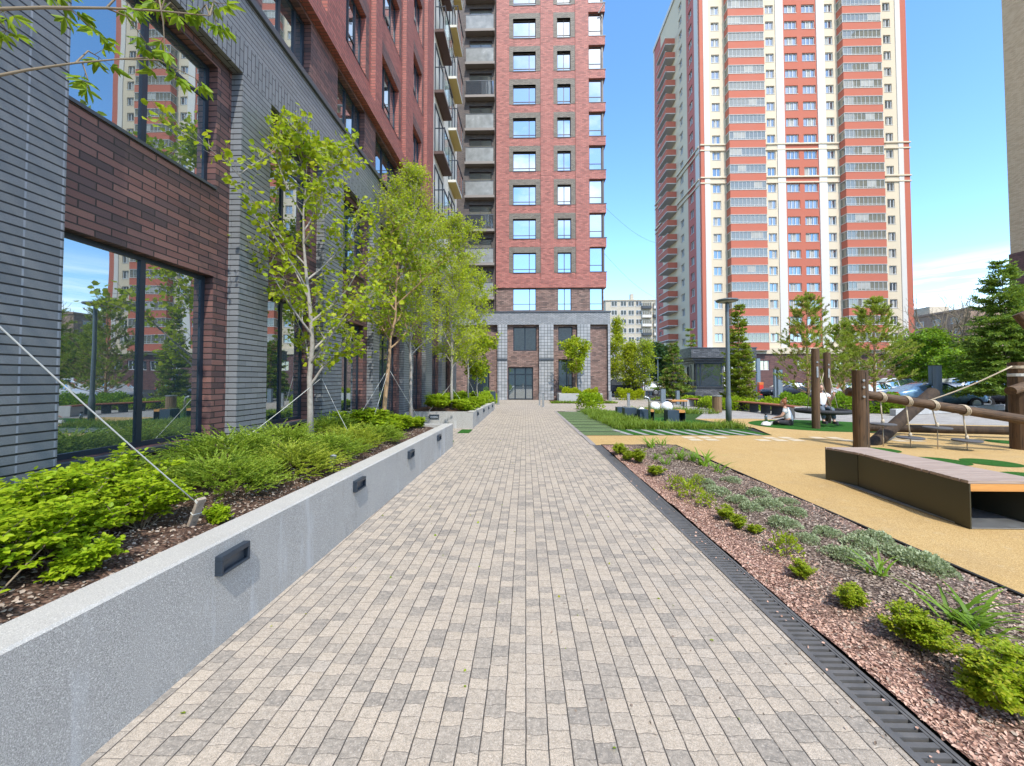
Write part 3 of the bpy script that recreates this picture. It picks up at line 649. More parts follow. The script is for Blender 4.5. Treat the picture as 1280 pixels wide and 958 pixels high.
b = MB(); b.box(-18, -4.62, -7, 22.5, -.05, 7.0); b.box(-18, -4.52, -7, 22.5, 7.16, ZT); b.build('core', MT['brown_brick'], A)
b = MB(); b.box(-18.2, -3.9, -7.2, 22.7, ZT, ZT+.5); b.build('roof', MT['cap_metal'], A)
bays = [(PIL[i][1], PIL[i+1][0]) for i in range(len(PIL)-1)]
b = MB(); led = MB()
for i, (p, q) in enumerate(bays):
    h0 = (p+.06, q-.25); zlo = .86 if i < 4 else .12
    holes = [(h0[0], h0[1], zlo, 2.98), (h0[0], h0[1], 4.18, 5.82)]
    wall_with_holes(b, FX, p, q, -.05, 5.95, holes, -.55, -.16)
    led.fbox(FX, h0[0], h0[1], 4.145, 4.18, -.40, -.135); led.fbox(FX, h0[0], h0[1], zlo-.05, zlo-.001, -.40, -.08)
    tall = i >= 4
    wd = q-p > 1.6
    window(A, FX, h0[0], h0[1], zlo, 2.98, MT['pane_near'], MT['frame_dark'], (.52,) if wd else (.4,), ((.86,) if tall else ()), d=-.31, fw=.055, fd=.035)
    window(A, FX, h0[0], h0[1], 4.18, 5.82, MT['pane_near'], MT['frame_dark'], (.5,) if wd else (.4,), ((.72, .5, 1),), d=-.31, fw=.055, fd=.035)
b.build('brown_infill', MT['brown_brick'], A); build_each(led, 'window_ledge', MT['cap_metal'], A)
# second storey band, brown, set back
b = MB(); holes = []
for i, (p, q) in enumerate(bays):
    c = (p+q)/2; hw = (q-p)/2
    if q > 16.5: continue
    holes.append((p-.02, q-.30, 7.20, 8.52))
wall_with_holes(b, FX, -7, 16.67, 7.16, 8.60, holes, -.5, -.16)
b.build('brown_band', MT['brown_brick'], A)
for h in holes: window(A, FX, *h, MT['pane_near'], MT['frame_dark'], (.45, .78), ((.30, .45, .78),), d=-.34, fw=.055, fd=.04)
# red storeys: fascia, pilasters at the pillar lines, set-back bays with windows
b = MB(); br = MB(); b.fbox(FX, -7, 16.67, 8.60, 9.0, -.5, .0)
for p, q in PIL:
    if p < 16: b.fbox(FX, p, min(q, 16.67), 9.0, ZT, -.5, .0)
wins = []
for i, (p, q) in enumerate(bays):
    if p > 15.7: continue
    holes = []; w0, w1 = p+.16, q-.34
    for k in range(9):
        z = 9.48+2.75*k; holes.append((w0, w1, z, z+1.55)); wins.append((w0, w1, z, z+1.55, i))
        br = MB(); q_ = [(w0,z+1.552),(w1+.002,z+1.552),(w1+.002,z),(w1+.2,z),(w1+.2,z+1.98),(w0,z+1.98)]; br.add([(-4.4,a_,c_) for a_,c_ in q_]+[(-4.132,a_,c_) for a_,c_ in q_], [(5,4,3,2,1,0),(6,7,8,9,10,11)]+[(j,(j+1)%6,6+(j+1)%6,6+j) for j in range(6)]); br.build('brown_surround', MT['brown_brick'], A)
    wall_with_holes(b, FX, p, q, 9.0, ZT, holes, -.5, -.14)
b.build('red_wall', MT['red_brick'], A)
led = MB()
for w0, w1, z0, z1, i in wins:
    if i < 2 and z0 > 18: window(A, FX, w0, w1, z0, z1, MT['pane_near'], MT['frame_dark'], d=-.42, fw=.06, fd=.07); continue
    window(A, FX, w0, w1, z0, z1, MT['pane_near'], MT['frame_dark'], (.42, .72), ((.32, .42, .72),), d=-.31, fw=.055, fd=.04)
    led.fbox(FX, w0-.03, w1+.03, z0-.04, z0, -.40, -.14)
build_each(led, 'window_ledge', MT['cap_metal'], A)
# pale end section with balconies
b = MB(); b.fbox(FX, 16.67, 22.56, 7.16, ZT, -.5, -.03); b.build('pale_wall', MT['pale_wall'], A)
for j, (y0, y1, so) in enumerate(((16.85,18.75,'soffit_brown'), (20.0,21.9,'soffit_yellow'))):
    for k in range(9):
        z = 8.9+2.75*k+(.35 if j else 0)
        s = MB(); s.fbox(FX, y0, y1, z-.13, z, -.02, .40, 0); s.fbox(FX, y0+.02, y1-.02, z-.15, z-.131, -.02, .38, 1); o = s.build('balcony', [MT['pale_wall'] if j else MT['soffit_brown'], MT[so]], A)
        s = MB(); s.fbox(FX, y0+.02, y1-.02, z+.04, z+1.0, .42, .435); s.build('rail_panel', MT['rail_glass'], o)
        s = MB(); s.fbox(FX, y0, y1, z+1.0, z+1.05, .41, .46); 
        for yy in (y0+.01, (y0+y1)/2, y1-.04): s.fbox(FX, yy, yy+.03, z+.001, z+1.0, .436, .455)
        s.fbox(FX, y0+.01, y0+.03, z+1.0, z+1.04, .0, .41); s.build('rail', MT['frame_dark'], o)
        window(A, FX, y0+.1, y1-.1, z+.05, z+2.2, MT['pane_near'], MT['frame_dark'], (.5,), d=-.05, fw=.06, fd=.06)

# ------------------------------------------------------------------ red tower at the end of the path (faces -Y on y = 31)
T = thing('residential_tower', 'red brick residential tower with a grey base closing the end of the paved path', 'building', (2, 38, 0))
FY = ('Y', 31.0); TZ = 44.0; ST = 2.737; Z0 = 10.14
NF = 12
b = MB(); b.box(-12, 6.3, 31.75, 46, -.05, TZ); b.build('core', MT['dark_taupe'], T)
b = MB()
for p, q in ((-2.22,-1.46), (1.08,2.21), (4.1,5.11), (6.5,6.68)): b.fbox(FY, p, q, -.05, 5.98, -.75, 0, 0)
b.build('base_wall', [MT['grey_tile']], T)
b = MB(); b.fbox(FY, -7.5, 6.68, 5.98, 6.94, -.75, .0); b.build('base_band', MT['grey_tower'], T)
b = MB(); b.fbox(FY, -7.5, 6.75, 6.94, 7.04, -.75, .06)
for p, q in ((-2.22,-1.46), (1.08,2.21)): b.fbox(FY, p-.02, q+.02, 3.12, 3.30, 0, .05)
b.build('base_cornice', MT['cap_metal'], T)
b = MB()
b.fbox(FY, -1.46, -1.40, -.05, 5.98, -.74, -.28); b.fbox(FY, .88, 1.08, -.05, 5.98, -.74, -.28); b.fbox(FY, .60, .88, -.05, 2.62, -.74, -.28)
b.fbox(FY, -1.40, .88, 2.62, 3.92, -.74, -.28); b.fbox(FY, -1.40, -.98, 3.92, 5.98, -.74, -.28); b.fbox(FY, -.98, .88, 5.82, 5.98, -.74, -.28)
wall_with_holes(b, FY, 2.21, 4.1, -.05, 5.98, [(2.62,3.75,.75,3.25), (2.62,3.75,3.95,5.82)], -.74, -.28)
b.fbox(FY, 5.11, 6.5, -.05, 5.98, -.74, -.28)
wall_with_holes(b, FY, -7.5, -2.22, -.05, 5.98, [(-4.6,-2.9,.05,2.75)], -.74, -.40)
b.build('brown_infill', MT['brown_tower'], T)
window(T, FY, -.98, .88, 3.92, 5.82, MT['pane_tower'], MT['frame_dark'], (.5,), (), d=-.5, fw=.07)
window(T, FY, 2.62, 3.75, 3.95, 5.82, MT['pane_tower'], MT['frame_dark'], (), (.45,), d=-.5, fw=.07)
window(T, FY, 2.62, 3.75, .75, 3.25, MT['pane_near'], MT['frame_dark'], (.6,), (), d=-.5, fw=.07)
window(T, FY, -4.6, -2.9, .05, 2.75, MT['pane_near'], MT['frame_dark'], (.33, .66), (.72,), d=-.6, fw=.07)
door = window(T, FY, -1.40, .60, .02, 2.60, MT['pane_near'], MT['frame_dark'], (.28, .70), (.78,), d=-.5, fw=.09, name='door')
b = MB(); b.box(-.22, -.19, 31.39, 31.43, .75, 1.35); b.build('handle', MT['stainless'], door)
# storey above the base: brown, then the red shaft
b = MB(); wall_with_holes(b, FY, -2.35, 6.2, 7.04, 8.92, [(-1.01,.84,7.12,8.88), (2.56,3.64,7.12,8.88), (5.10,6.12,7.12,8.88)], -.75, -.10); b.build('brown_band', MT['brown_tower'], T)
for h, m in (((-1.01,.84,7.12,8.88),(.72,)), ((2.56,3.64,7.12,8.88),(.5,)), ((5.10,6.12,7.12,8.88),())):
    window(T, FY, *h, MT['pane_tower'], MT['frame_brown'], m, (.30,), d=-.26, fw=.05)
pil = MB(); pan = MB(); spd = MB(); ledg = MB(); post = MB()
pil.fbox(FY, -2.35, 6.40, 8.92, 9.55, -.75, .03)
for p, q in ((-2.35,-1.33), (1.22,2.24), (4.02,5.08)): pil.fbox(FY, p, q, 9.55, TZ, -.75, .03)
def strip(a0, a1, w0, w1):
    holes = []; tau = MB()
    for k in range(NF):
        z = Z0+ST*k; holes.append((w0, w1, z, z+1.60))
        tau.fbox(FY, a0+.02, w0, z-.02, z+2.05, -.3, -.012); tau.fbox(FY, w1, a1-.02, z-.02, z+2.05, -.3, -.012); tau.fbox(FY, w0, w1, z+1.60, z+2.05, -.3, -.012)
        ledg.fbox(FY, w0-.02, w1+.02, z-.05, z-.001, -.12, .012)
    wall_with_holes(pan, FY, a0, a1, 9.55, TZ, holes, -.75, -.03); tau.build('brick_surround', MT['taupe_brick'], T)
    return holes
H1 = strip(-1.33, 1.22, -1.01, .84); H2 = strip(2.24, 4.02, 2.56, 3.64)
for k in range(NF):
    z = Z0+ST*k
    spd.fbox(FY, 5.08, 6.42, z-.72, z, -.75, .02); ledg.fbox(FY, 5.08, 6.46, z, z+.04, -.12, .05)
    post.fbox(FY, 6.14, 6.28, z+.04, z+2.017, -.7, -.10)
    window(T, FY, 5.10, 6.12, z+.05, z+2.0, MT['pane_tower'], MT['frame_brown'], (), (.28,), d=-.22, fw=.05)
spd.fbox(FY, 5.08, 6.42, Z0+ST*NF-.72, TZ, -.75, .02)
for h in H1: window(T, FY, *h, MT['pane_tower'], MT['frame_brown'], (.71,), (.19,), d=-.24, fw=.05)
for h in H2: window(T, FY, *h, MT['pane_tower'], MT['frame_brown'], (.5,), (.19,), d=-.24, fw=.05)
pil.build('pilaster', MT['red_tower'], T); pan.build('red_wall', MT['red_tower'], T)
build_each(spd, 'corner_spandrel', MT['red_tower'], T); build_each(ledg, 'window_ledge', MT['cap_metal'], T); build_each(post, 'corner_post', MT['frame_brown'], T)
# recessed brown wing with a column of balconies
b = MB(); holes = [(-4.60,-2.75, 8.2+ST*k, 10.35+ST*k) for k in range(NF)]
wall_with_holes(b, FY, -7.5, -2.35, 7.04, TZ, holes, -.74, -.45); b.build('taupe_wing', MT['dark_taupe'], T)
for k in range(NF):
    z = 8.2+ST*k; s = MB(); s.fbox(FY, -4.9, -2.5, z-.2, z, -.45, .08); o = s.build('balcony', MT['slab'], T)
    s = MB(); s.fbox(FY, -4.82, -2.58, z+.02, z+1.12, .03, .045); s.build('rail_panel', MT['frost'] if k % 4 != 2 else MT['pane_far'], o)
    s = MB(); s.fbox(FY, -4.86, -2.54, z+1.12, z+1.17, .02, .06); s.build('rail', MT['cap_metal'], o)
    window(T, FY, -4.60, -2.75, z+.02, z+2.13, MT['pane_balcony'], MT['frame_brown'], (.5,), d=-.62, fw=.05)
b = MB(); b.box(-12.2, 6.5, 30.9, 46.2, TZ, TZ+.6); b.build('roof', MT['cap_metal'], T)
b = MB(); b.tube([(5.9,30.98,31.2),(6.3,30.6,31.6)], .05, 6); b.build('wall_spotlight', MT['frame_white'], T)
# ------------------------------------------------------------------ cream and red high rise
H = thing('high_rise', 'tall cream and red high rise with stacked glazed balconies across the car park', 'building', (46, 78, 0))
HY = ('Y', 66.0); HX = ('-X', 29.6); ST2 = 2.80; HT = 77.0; HB = 6.9
def hx(px): return (px-657)/490*66
b = MB(); b.box(30.1, 62.9, 66.5, 89, 0, HT-.1); b.build('core', MT['cream'], H)
b = MB(); b.box(29.4, 63.4, 65.7, 89.2, HT, HT+.9); b.build('roof', MT['white_render'], H)
# vertical strips of the front: (px0, px1, material, outward)
cm, wm, rm, mm = 0, 1, 2, 3
strips = [(877,882,rm,.06), (881.5,888,wm,.12), (888,910,cm,0), (910,951.5,cm,-.1), (951.5,971.5,cm,0), (971.5,981,wm,.14), (981,1022,rm,0), (1022,1031.5,wm,.14),
          (1031.5,1050,cm,0), (1050,1094,cm,-.1), (1094,1119,cm,0), (1119,1125,wm,.12), (1125,1132.5,rm,.06)]
wcols = [(891.5,901.5), (959.5,969.5), (983,998.5), (1004.5,1020.5), (1033,1042.5), (1104.5,1113.5)]
rows = [(7.9+ST2*k, 7.9+ST2*k+1.42) for k in range(24)]
b = MB(); hw = []
for p, q, m, d in strips:
    holes = [(hx(c0), hx(c1), z0, z1) for c0, c1 in wcols if p <= c0 and c1 <= q for z0, z1 in rows]
    wall_with_holes(b, HY, hx(p), hx(q), HB, HT, holes, -.45, d, m); hw += [(h, HY) for h in holes]
# left side wall strips along y
sstr = [(66.0,67.9,wm,.06), (67.9,71.2,mm,0), (71.2,76.2,cm,.0), (76.2,82.2,cm,-.02), (82.2,84.6,cm,0), (84.6,88.6,mm,0), (88.6,89.2,wm,.06)]
sw = []
for p, q, m, d in sstr:
    if (p, q) == (66.0, 67.9): p = 66.45
    cc = {71.2: (73.2,74.7), 67.9: (68.9,70.4), 84.6: (85.8,87.2)}.get(p)
    holes = [(cc[0], cc[1], z0, z1) for z0, z1 in rows] if cc else []
    wall_with_holes(b, HX, p, q, HB, HT, holes, -.45, d, m); sw += [(h, HX) for h in holes]
b.build('wall', [MT['cream'], MT['white_render'], MT['red_render'], MT['red_shade_render']], H)
b = MB()
for z in (34.6, 40.2):
    for dz, o in ((0,.18), (.93,.24)):
        for p, q in ((876,908), (952,1047), (1095.5,1133.5)): b.fbox(HY, hx(p), hx(q), z+dz, z+dz+.22, 0, o)
        b.fbox(HX, 66.46, 76.1, z+dz, z+dz+.26, 0, o); b.fbox(HX, 82.3, 89.1, z+dz, z+dz+.26, 0, o)
    for p, q in ((888.2,909.5), (958.5,971.3), (1032,1049.5), (1103.5,1118.8)): b.fbox(HY, hx(p), hx(q), z+.261, z+.929, 0, .05)
b.fbox(HY, hx(876), hx(1133.5), 5.9, 6.9, -.4, .5); b.fbox(HX, 66.46, 89.1, 5.9, 6.9, -.4, .4)
build_each(b, 'cornice', MT['cream'], H)
b = MB()
sh = [(hx(p), hx(p)+1.5, 3.2, 4.8) for p in (893, 905, 930, 945, 990, 1006, 1034, 1060, 1075, 1090, 1108)]
wall_with_holes(b, HY, hx(877), hx(1132.5), -.05, 5.9, sh, -.45, .25); b.fbox(HX, 66.46, 89, -.05, 5.9, -.45, .15); b.build('ground_storey', MT['shop_brick'], H)
for h in sh: window(H, HY, *h, MT['pane_far'], MT['frame_white'], (.5,), (), d=.0, fw=.10, fd=.1, name='shop_window')
# balconies on the front (glazed), on the side (open)
def glazed(face, a0, a1, z, out):
    s = MB(); s.fbox(face, a0, a1, z-.15, z+1.12, -.05, out, 0); s.fbox(face, a0-.05, a1+.05, z+1.121, z+1.20, -.05, out+.05, 1); s.fbox(face, a0-.03, a1+.03, z-.20, z-.151, -.05, out+.03, 1)
    o = s.build('balcony', [MT['red_render'], MT['white_render']], H)
    g = MB(); g.fbox(face, a0+.05, a1-.05, z+1.2, z+2.58, -.04, out-.08, 0)
    n = 9
    for i in range(n+1):
        a = lerp(a0+.03, a1-.07, i/n); g.fbox(face, a, a+.04, z+1.2, z+2.58, out-.079, out-.03, 1)
    g.fbox(face, a0, a1, z+2.52, z+2.6, -.04, out-.02, 1); g.fbox(face, a0+.02, a1-.02, z+1.45, z+1.49, out-.078, out-.05, 1)
    if RNG.random() < .35:
        i = RNG.integers(0, n-2); a = lerp(a0+.1, a1-.1, i/n); e = lerp(a0, a1, (i+RNG.integers(2, 4))/n); g.fbox(face, a, e, z+1.5, z+2.5, out-.079, out-.07, 2)
    g.build('glazing', [MT['pane_balcony'], MT['frame_white'], MT['curtain']], o)
bal = [6.6+ST2*k for k in range(23)]
def hb(px): return (px-657)/490*64.75
for z in bal:
    glazed(HY, hb(913), hb(957.8), z, 1.25); glazed(HY, hb(1055), hb(1102.5), z, 1.25)
for z in bal:
    s = MB(); s.fbox(HX, 76.6, 81.8, z-.15, z-.001, -.05, 1.9, 1); s.fbox(HX, 76.6, 81.8, z, z+1.1, 1.75, 1.88, 0); s.fbox(HX, 76.6, 76.75, z, z+1.1, 0, 1.749, 0); s.fbox(HX, 81.65, 81.8, z, z+1.1, 0, 1.749, 0)
    s.fbox(HX, 76.55, 81.85, z+1.101, z+1.2, 1.7, 1.92, 1); s.build('balcony', [MT['red_render'], MT['white_render']], H)
# windows: the nearest hundred as parts, the rest as one part
allw = sorted(hw+sw, key=lambda w: w[0][2]+(0 if w[1][0] == 'Y' else 14))
def hwin(b, p, h, f, wide):
    a0, a1, z0, z1 = h; fw = .09; d = -.26
    b.fbox(f, a0, a1, z0, z0+fw, d, d+.1, 0); b.fbox(f, a0, a1, z1-fw, z1, d, d+.1, 0); b.fbox(f, a0, a0+fw, z0+fw, z1-fw, d, d+.1, 0); b.fbox(f, a1-fw, a1, z0+fw, z1-fw, d, d+.1, 0)
    for t in ((.36, .66) if wide else (.52,)): a = lerp(a0, a1, t); b.fbox(f, a-.05, a+.05, z0+fw, z1-fw, d, d+.104, 0)
    b.fbox(f, a0-.05, a1+.05, z0-.06, z0-.001, -.3, .05, 0)
    p.fbox(f, a0+.05, a1-.05, z0+.05, z1-.05, d-.05, d+.03, 1)
    if RNG.random() < .45:
        t = RNG.random()*.4; p.fbox(f, lerp(a0, a1, t)+.1, lerp(a0, a1, t+.45), z0+.1, z1-.1, d+.031, d+.036, 2)
rb = MB()
for i, (h, f) in enumerate(allw):
    wide = h[1]-h[0] > 1.8
    if i < 100:
        b = MB(); p = MB(); hwin(b, p, h, f, wide); o = b.build('window', MT['frame_white'], H)
        p.build('pane', [MT['frame_white'], MT['pane_far'], MT['curtain']], o)
    else: hwin(rb, rb, h, f, wide)
tag(rb.build('windows', [MT['frame_white'], MT['pane_far'], MT['curtain']], H), kind='stuff')
for px, z in ((1049.5,52.0),(1049.5,38.0),(909,17.5),(909,14.7),(1049.6,17.3)):
    b = MB(); b.fbox(HY, hx(px), hx(px)+.9, z, z+.65, 0, .4); b.build('air_conditioner', MT['frame_white'], H, bevel=.04)

# ------------------------------------------------------------------ farther buildings
def slab_block(name, label, x0, x1, y0, y1, zt, mat, cols, rws, z0, dz, ww, wh, face, roofm, skip=None, balc=()):
    B = thing(name, label, 'building', ((x0+x1)/2, (y0+y1)/2, 0)); b = MB(); b.box(x0, x1, y0, y1, 0, zt); b.build('wall', mat, B)
    b = MB(); b.box(x0-.3, x1+.3, y0-.3, y1+.3, zt, zt+.5); b.build('roof', roofm, B)
    for a in cols:
        for k in range(rws):
            z = z0+dz*k; q = MB(); q.fbox(face, a, a+ww, z, z+wh, -.1, .06); q.fbox(face, a-.1, a+ww+.1, z-.12, z-.001, -.1, .12)
            o = q.build('window', MT['frame_white'], B); q = MB()
            for i in range(2): q.fbox(face, a+.12+i*(ww/2-.02), a+ww/2-.06+i*(ww/2-.04), z+.12, z+wh-.12, 0, .066)
            q.build('pane', MT['pane_far'], o)
    for a, e in balc:
        for k in range(rws):
            z = z0+dz*k; q = MB(); q.fbox(face, a, e, z-1.1, z-.02, 0, 1.1); o = q.build('balcony', MT['white_render'] if (k+int(a)) % 3 else MT['cap_metal'], B)
            q = MB(); q.fbox(face, a+.05, e-.05, z-.02, z+1.3, 0, 1.0, 0)
            for i in range(6): q.fbox(face, lerp(a, e-.1, i/5), lerp(a, e-.1, i/5)+.1, z-.02, z+1.3, 1.0, 1.06, 1)
            q.build('glazing', [MT['pane_balcony'], MT['frame_white']], o)
    return B
Y = 156.; px = lambda p: (p-657)/490*Y
B1 = slab_block('apartment_building', 'distant beige nine storey apartment block with white balconies between the two towers', px(757), px(840), Y, Y+14, 33.0, MT['far_beige'],
   [px(p) for p in (764,775.5,785,794.5)], 9, 2.4, 3.55, 2.3, 2.0, ('Y', Y), MT['far_beige'], balc=((px(801.5), px(813)), (px(816), px(825))))
b = MB(); b.box(px(789), px(793), Y+1, Y+3, 33.5, 36.0); b.build('roof_vent', MT['far_beige'], B1)
B2 = slab_block('apartment_building', 'distant long brown brick block behind the bare tree on the right', 106, 125, 96, 150, 18.4, MT['far_brick'],
   [98+4.3*i for i in range(12)], 6, 1.6, 2.8, 1.9, 1.5, ('-X', 106.0), MT['far_brick'])
b = MB(); b.box(107, 112, 106, 116, 18.9, 21.0); b.build('roof_house', MT['far_beige'], B2)
B3 = thing('apartment_building', 'pale flat roofed building showing above the distant brown brick block', 'building', (152, 160, 0))
b = MB(); b.box(140, 170, 150, 166, 0, 27); b.build('wall', MT['pale_wall'], B3); b = MB(); b.box(139.6, 170.4, 149.6, 166.4, 27, 27.7); b.build('roof', MT['cap_metal'], B3)
b = MB(); b.box(137, 139.9, 151, 158, 0, 25); b.build('stair_block', MT['far_brick'], B3)
# tan high rise at the right edge
x0 = AtY(1263, 318, 62).x
B4 = thing('high_rise', 'tan brick high rise cut off by the right edge of the picture', 'building', (x0+8, 50, 0))
b = MB(); b.box(x0, x0+18, 40, 62, 21.0, 80); b.build('wall', MT['tan_brick'], B4)
b = MB(); b.box(x0-.15, x0+18, 39.9, 62.1, 0, 21.0); b.build('base_wall', MT['shop_brick'], B4)
b = MB(); b.box(x0-.3, x0+18.3, 39.8, 62.2, 80, 80.6); b.build('roof', MT['cap_metal'], B4)
for k in range(12):
    z = 24+4.5*k
    for xx in (42, 47, 52): window(B4, ('-X', x0), xx, xx+1.8, z, z+1.6, MT['pane_far'], MT['frame_white'], (.5,), (), d=.0, fw=.1)

# blocks across the street behind the viewer, seen only mirrored in the windows
slab_block('apartment_building', 'beige apartment block mirrored in the lower windows of the red tower', -40, 16, -75, -60, 19, MT['far_beige'], [-36+5*i for i in range(10)], 6, 2, 2.9, 1.9, 1.5, ('Y', -75.2), MT['far_brick'])
slab_block('apartment_building', 'brown brick apartment block mirrored in the gatehouse window', 26, 70, -70, -56, 16, MT['far_brick'], [29+5*i for i in range(8)], 5, 2, 2.9, 1.9, 1.5, ('Y', -70.2), MT['cap_metal'])
# ------------------------------------------------------------------ gatehouse kiosk
K = thing('gatehouse', 'dark brick gatehouse kiosk with a flared cornice and a big front window', 'kiosk', (15.6, 33.2, 0))
x0, x1, y0, y1 = 13.6, 17.8, 31.8, 34.6
b = MB(); b.box(x0+.08, x1, y0+.08, y1, 1.05, 2.95); b.build('wall', MT['kiosk_brick'], K)
b = MB(); b.box(x0-.08, x1+.1, y0-.08, y1, 0, .35); b.box(x0, x1, y0, y1, .35, 1.0); b.build('plinth', MT['kiosk_brick'], K)
b = MB(); b.box(x0-.12, x1+.1, y0-.12, y1, 1.0, 1.06); b.build('sill', MT['cap_metal'], K)
b = MB()
for i, (o, za, zb) in enumerate(((.08,2.95,3.15), (.28,3.15,3.35), (.48,3.35,4.1))): b.box(x0-o, x1+.4, y0-o, y1+o, za, zb)
b.build('cornice', MT['kiosk_brick'], K)
b = MB(); b.box(x0-.52, x1+.45, y0-.52, y1+.5, 4.1, 4.17); b.build('roof', MT['cap_metal'], K)
window(K, ('Y', y0+.08), x0+.12, x0+2.15, 1.07, 2.93, MT['pane_near'], MT['steel_dark'], (.16,), (), d=.0, fw=.07)
window(K, ('Y', y0+.08), x0+2.3, x0+3.6, 1.07, 2.93, MT['pane_near'], MT['frame_white'], (.5,), (), d=.0, fw=.07)
window(K, ('-X', x0+.08), y0+.25, y0+1.0, 1.07, 2.9, MT['frame_dark'], MT['steel_dark'], (), (), d=.0, fw=.07)
d = window(K, ('-X', x0+.08), y0+1.6, y0+2.5, .36, 2.7, MT['frame_dark'], MT['steel_dark'], (), (.5,), d=.02, fw=.09, name='door')
# ------------------------------------------------------------------ trees
def rdir(n): 
    v = RNG.normal(size=(n, 3)); return nrm(v)
def bend(p, d, length, n, wob, up, rnd):
    """polyline from p along d with wobble; up > 0 lifts, < 0 droops"""
    pts = [Vector(p)]; d = Vector(d).normalized()
    for i in range(n):
        d = (d + Vector((rnd.gauss(0, wob), rnd.gauss(0, wob), rnd.gauss(0, wob)+up))).normalized()
        pts.append(pts[-1]+d*(length/n))
    return pts
def tree(name, label, loc, h, crown_z, spread, leafmat, bark, seed, nlimb=11, leaf=(.06, .028), per=5, twig=3, r0=.05, lean=(0,0), shape='oval', droop=.0, group=None, trunks=1, lift=.55, hang=-.25, rest=None, cat='tree', leafr=.10, sub=(3,5), upl=.35, wob=.06):
    """tapered trunk with limbs and twigs; leaves sit along the twigs"""
    rnd = random.Random(seed); t = thing(name, label, cat, loc, group); base = Vector(loc)
    wd = MB(); tips = []
    for tr in range(trunks):
        n = 9; top = base+Vector((lean[0]+(rnd.gauss(0,.25) if trunks > 1 else 0), lean[1]+(rnd.gauss(0,.25) if trunks > 1 else 0), h))
        tp = []
        for i in range(n+1):
            f = i/n; q = base.lerp(top, f); w = .03*h*math.sin(f*math.pi)
            tp.append(q+Vector((rnd.gauss(0,.10)*w*2+.02*math.sin(f*9+seed), rnd.gauss(0,.10)*w*2+.02*math.cos(f*7+seed), 0)))
        tr_r = [max(.006, r0*(1-f*.93))*(1.25 if i == 0 else 1) for i, f in enumerate([k/n for k in range(n+1)])]
        wd.tube(tp, tr_r, 9)
        def at(z):
            f = min(.999, max(0, z/h))*n; i = int(f); return tp[i].lerp(tp[i+1], f-i)
        for k in range(nlimb):
            f = (k+rnd.random()*.7)/nlimb; z = crown_z+(h*.97-crown_z)*f
            if shape == 'oval': rr = spread*(math.sin(math.pi*(.18+.78*f))**.8)
            elif shape == 'cone': rr = spread*(1.02-f)**.8
            else: rr = spread*(.55+.6*f if f < .6 else 1.0-.75*(f-.6)/.4*.8)
            a = k*2.399+rnd.random()*.9; d = Vector((math.cos(a), math.sin(a), lift+rnd.random()*.4))
            ln = rr*(.75+.4*rnd.random()); rl = max(.006, r0*.48*(1-f*.6))
            lp = bend(at(z), d, ln, 6, .10, .05-droop, rnd); wd.tube(lp, [rl*(1-.85*i/6) for i in range(7)], 6, cap=False)
            for s in range(rnd.randint(*sub)):
                j = rnd.randint(1, 5); q = lp[j].lerp(lp[j+1], rnd.random()); a2 = rnd.random()*6.28
                dd = (lp[j+1]-lp[j]).normalized()+Vector((math.cos(a2), math.sin(a2), rnd.uniform(-.3,.6)))*.9
                sp = bend(q, dd, ln*rnd.uniform(.25,.5), 4, .14, -droop, rnd); wd.tube(sp, [rl*.4*(1-.8*i/4) for i in range(5)], 4, cap=False)
                tips += [(p_, (sp[-1]-sp[0]).normalized()) for p_ in sp[1:]]
            tips += [(p_, (lp[-1]-lp[-3]).normalized()) for p_ in lp[2:]]
        for i in range(5): tips.append((at(h*(.8+.2*i/4)), Vector((0,0,1))))
    tips2 = []
    for p_, d_ in tips:
        for _ in range(twig):
            dd = d_*.6+Vector((rnd.gauss(0,1), rnd.gauss(0,1), rnd.gauss(.1,.8)))*.6; dd.normalize()
            ln = rnd.uniform(.6, 1.5)*leafr*1.6; e = p_+dd*ln; wd.tube([p_, e], [.0035, .0018], 3, cap=False); tips2.append((p_, e, dd))
    wd.build('trunk', bark, t, True)
    P, D = [], []
    for p_, e, dd in tips2:
        for _ in range(per):
            q = p_.lerp(e, rnd.uniform(.3, 1.1)); P.append(q); D.append((dd.x*.5+rnd.gauss(0,.6), dd.y*.5+rnd.gauss(0,.6), hang+upl*dd.z+rnd.gauss(0,.35)))
    P = np.array([tuple(p) for p in P])+RNG.normal(size=(len(P), 3))*leafr*.25; D = np.array(D); n = len(P)
    sz = RNG.uniform(.65, 1.25, n)
    V, F = leaves(P, D, leaf[0]*sz, leaf[1]*sz, up=.45, fold=.2, curl=.1)
    mesh_np('crown', V, F, leafmat, t); return t
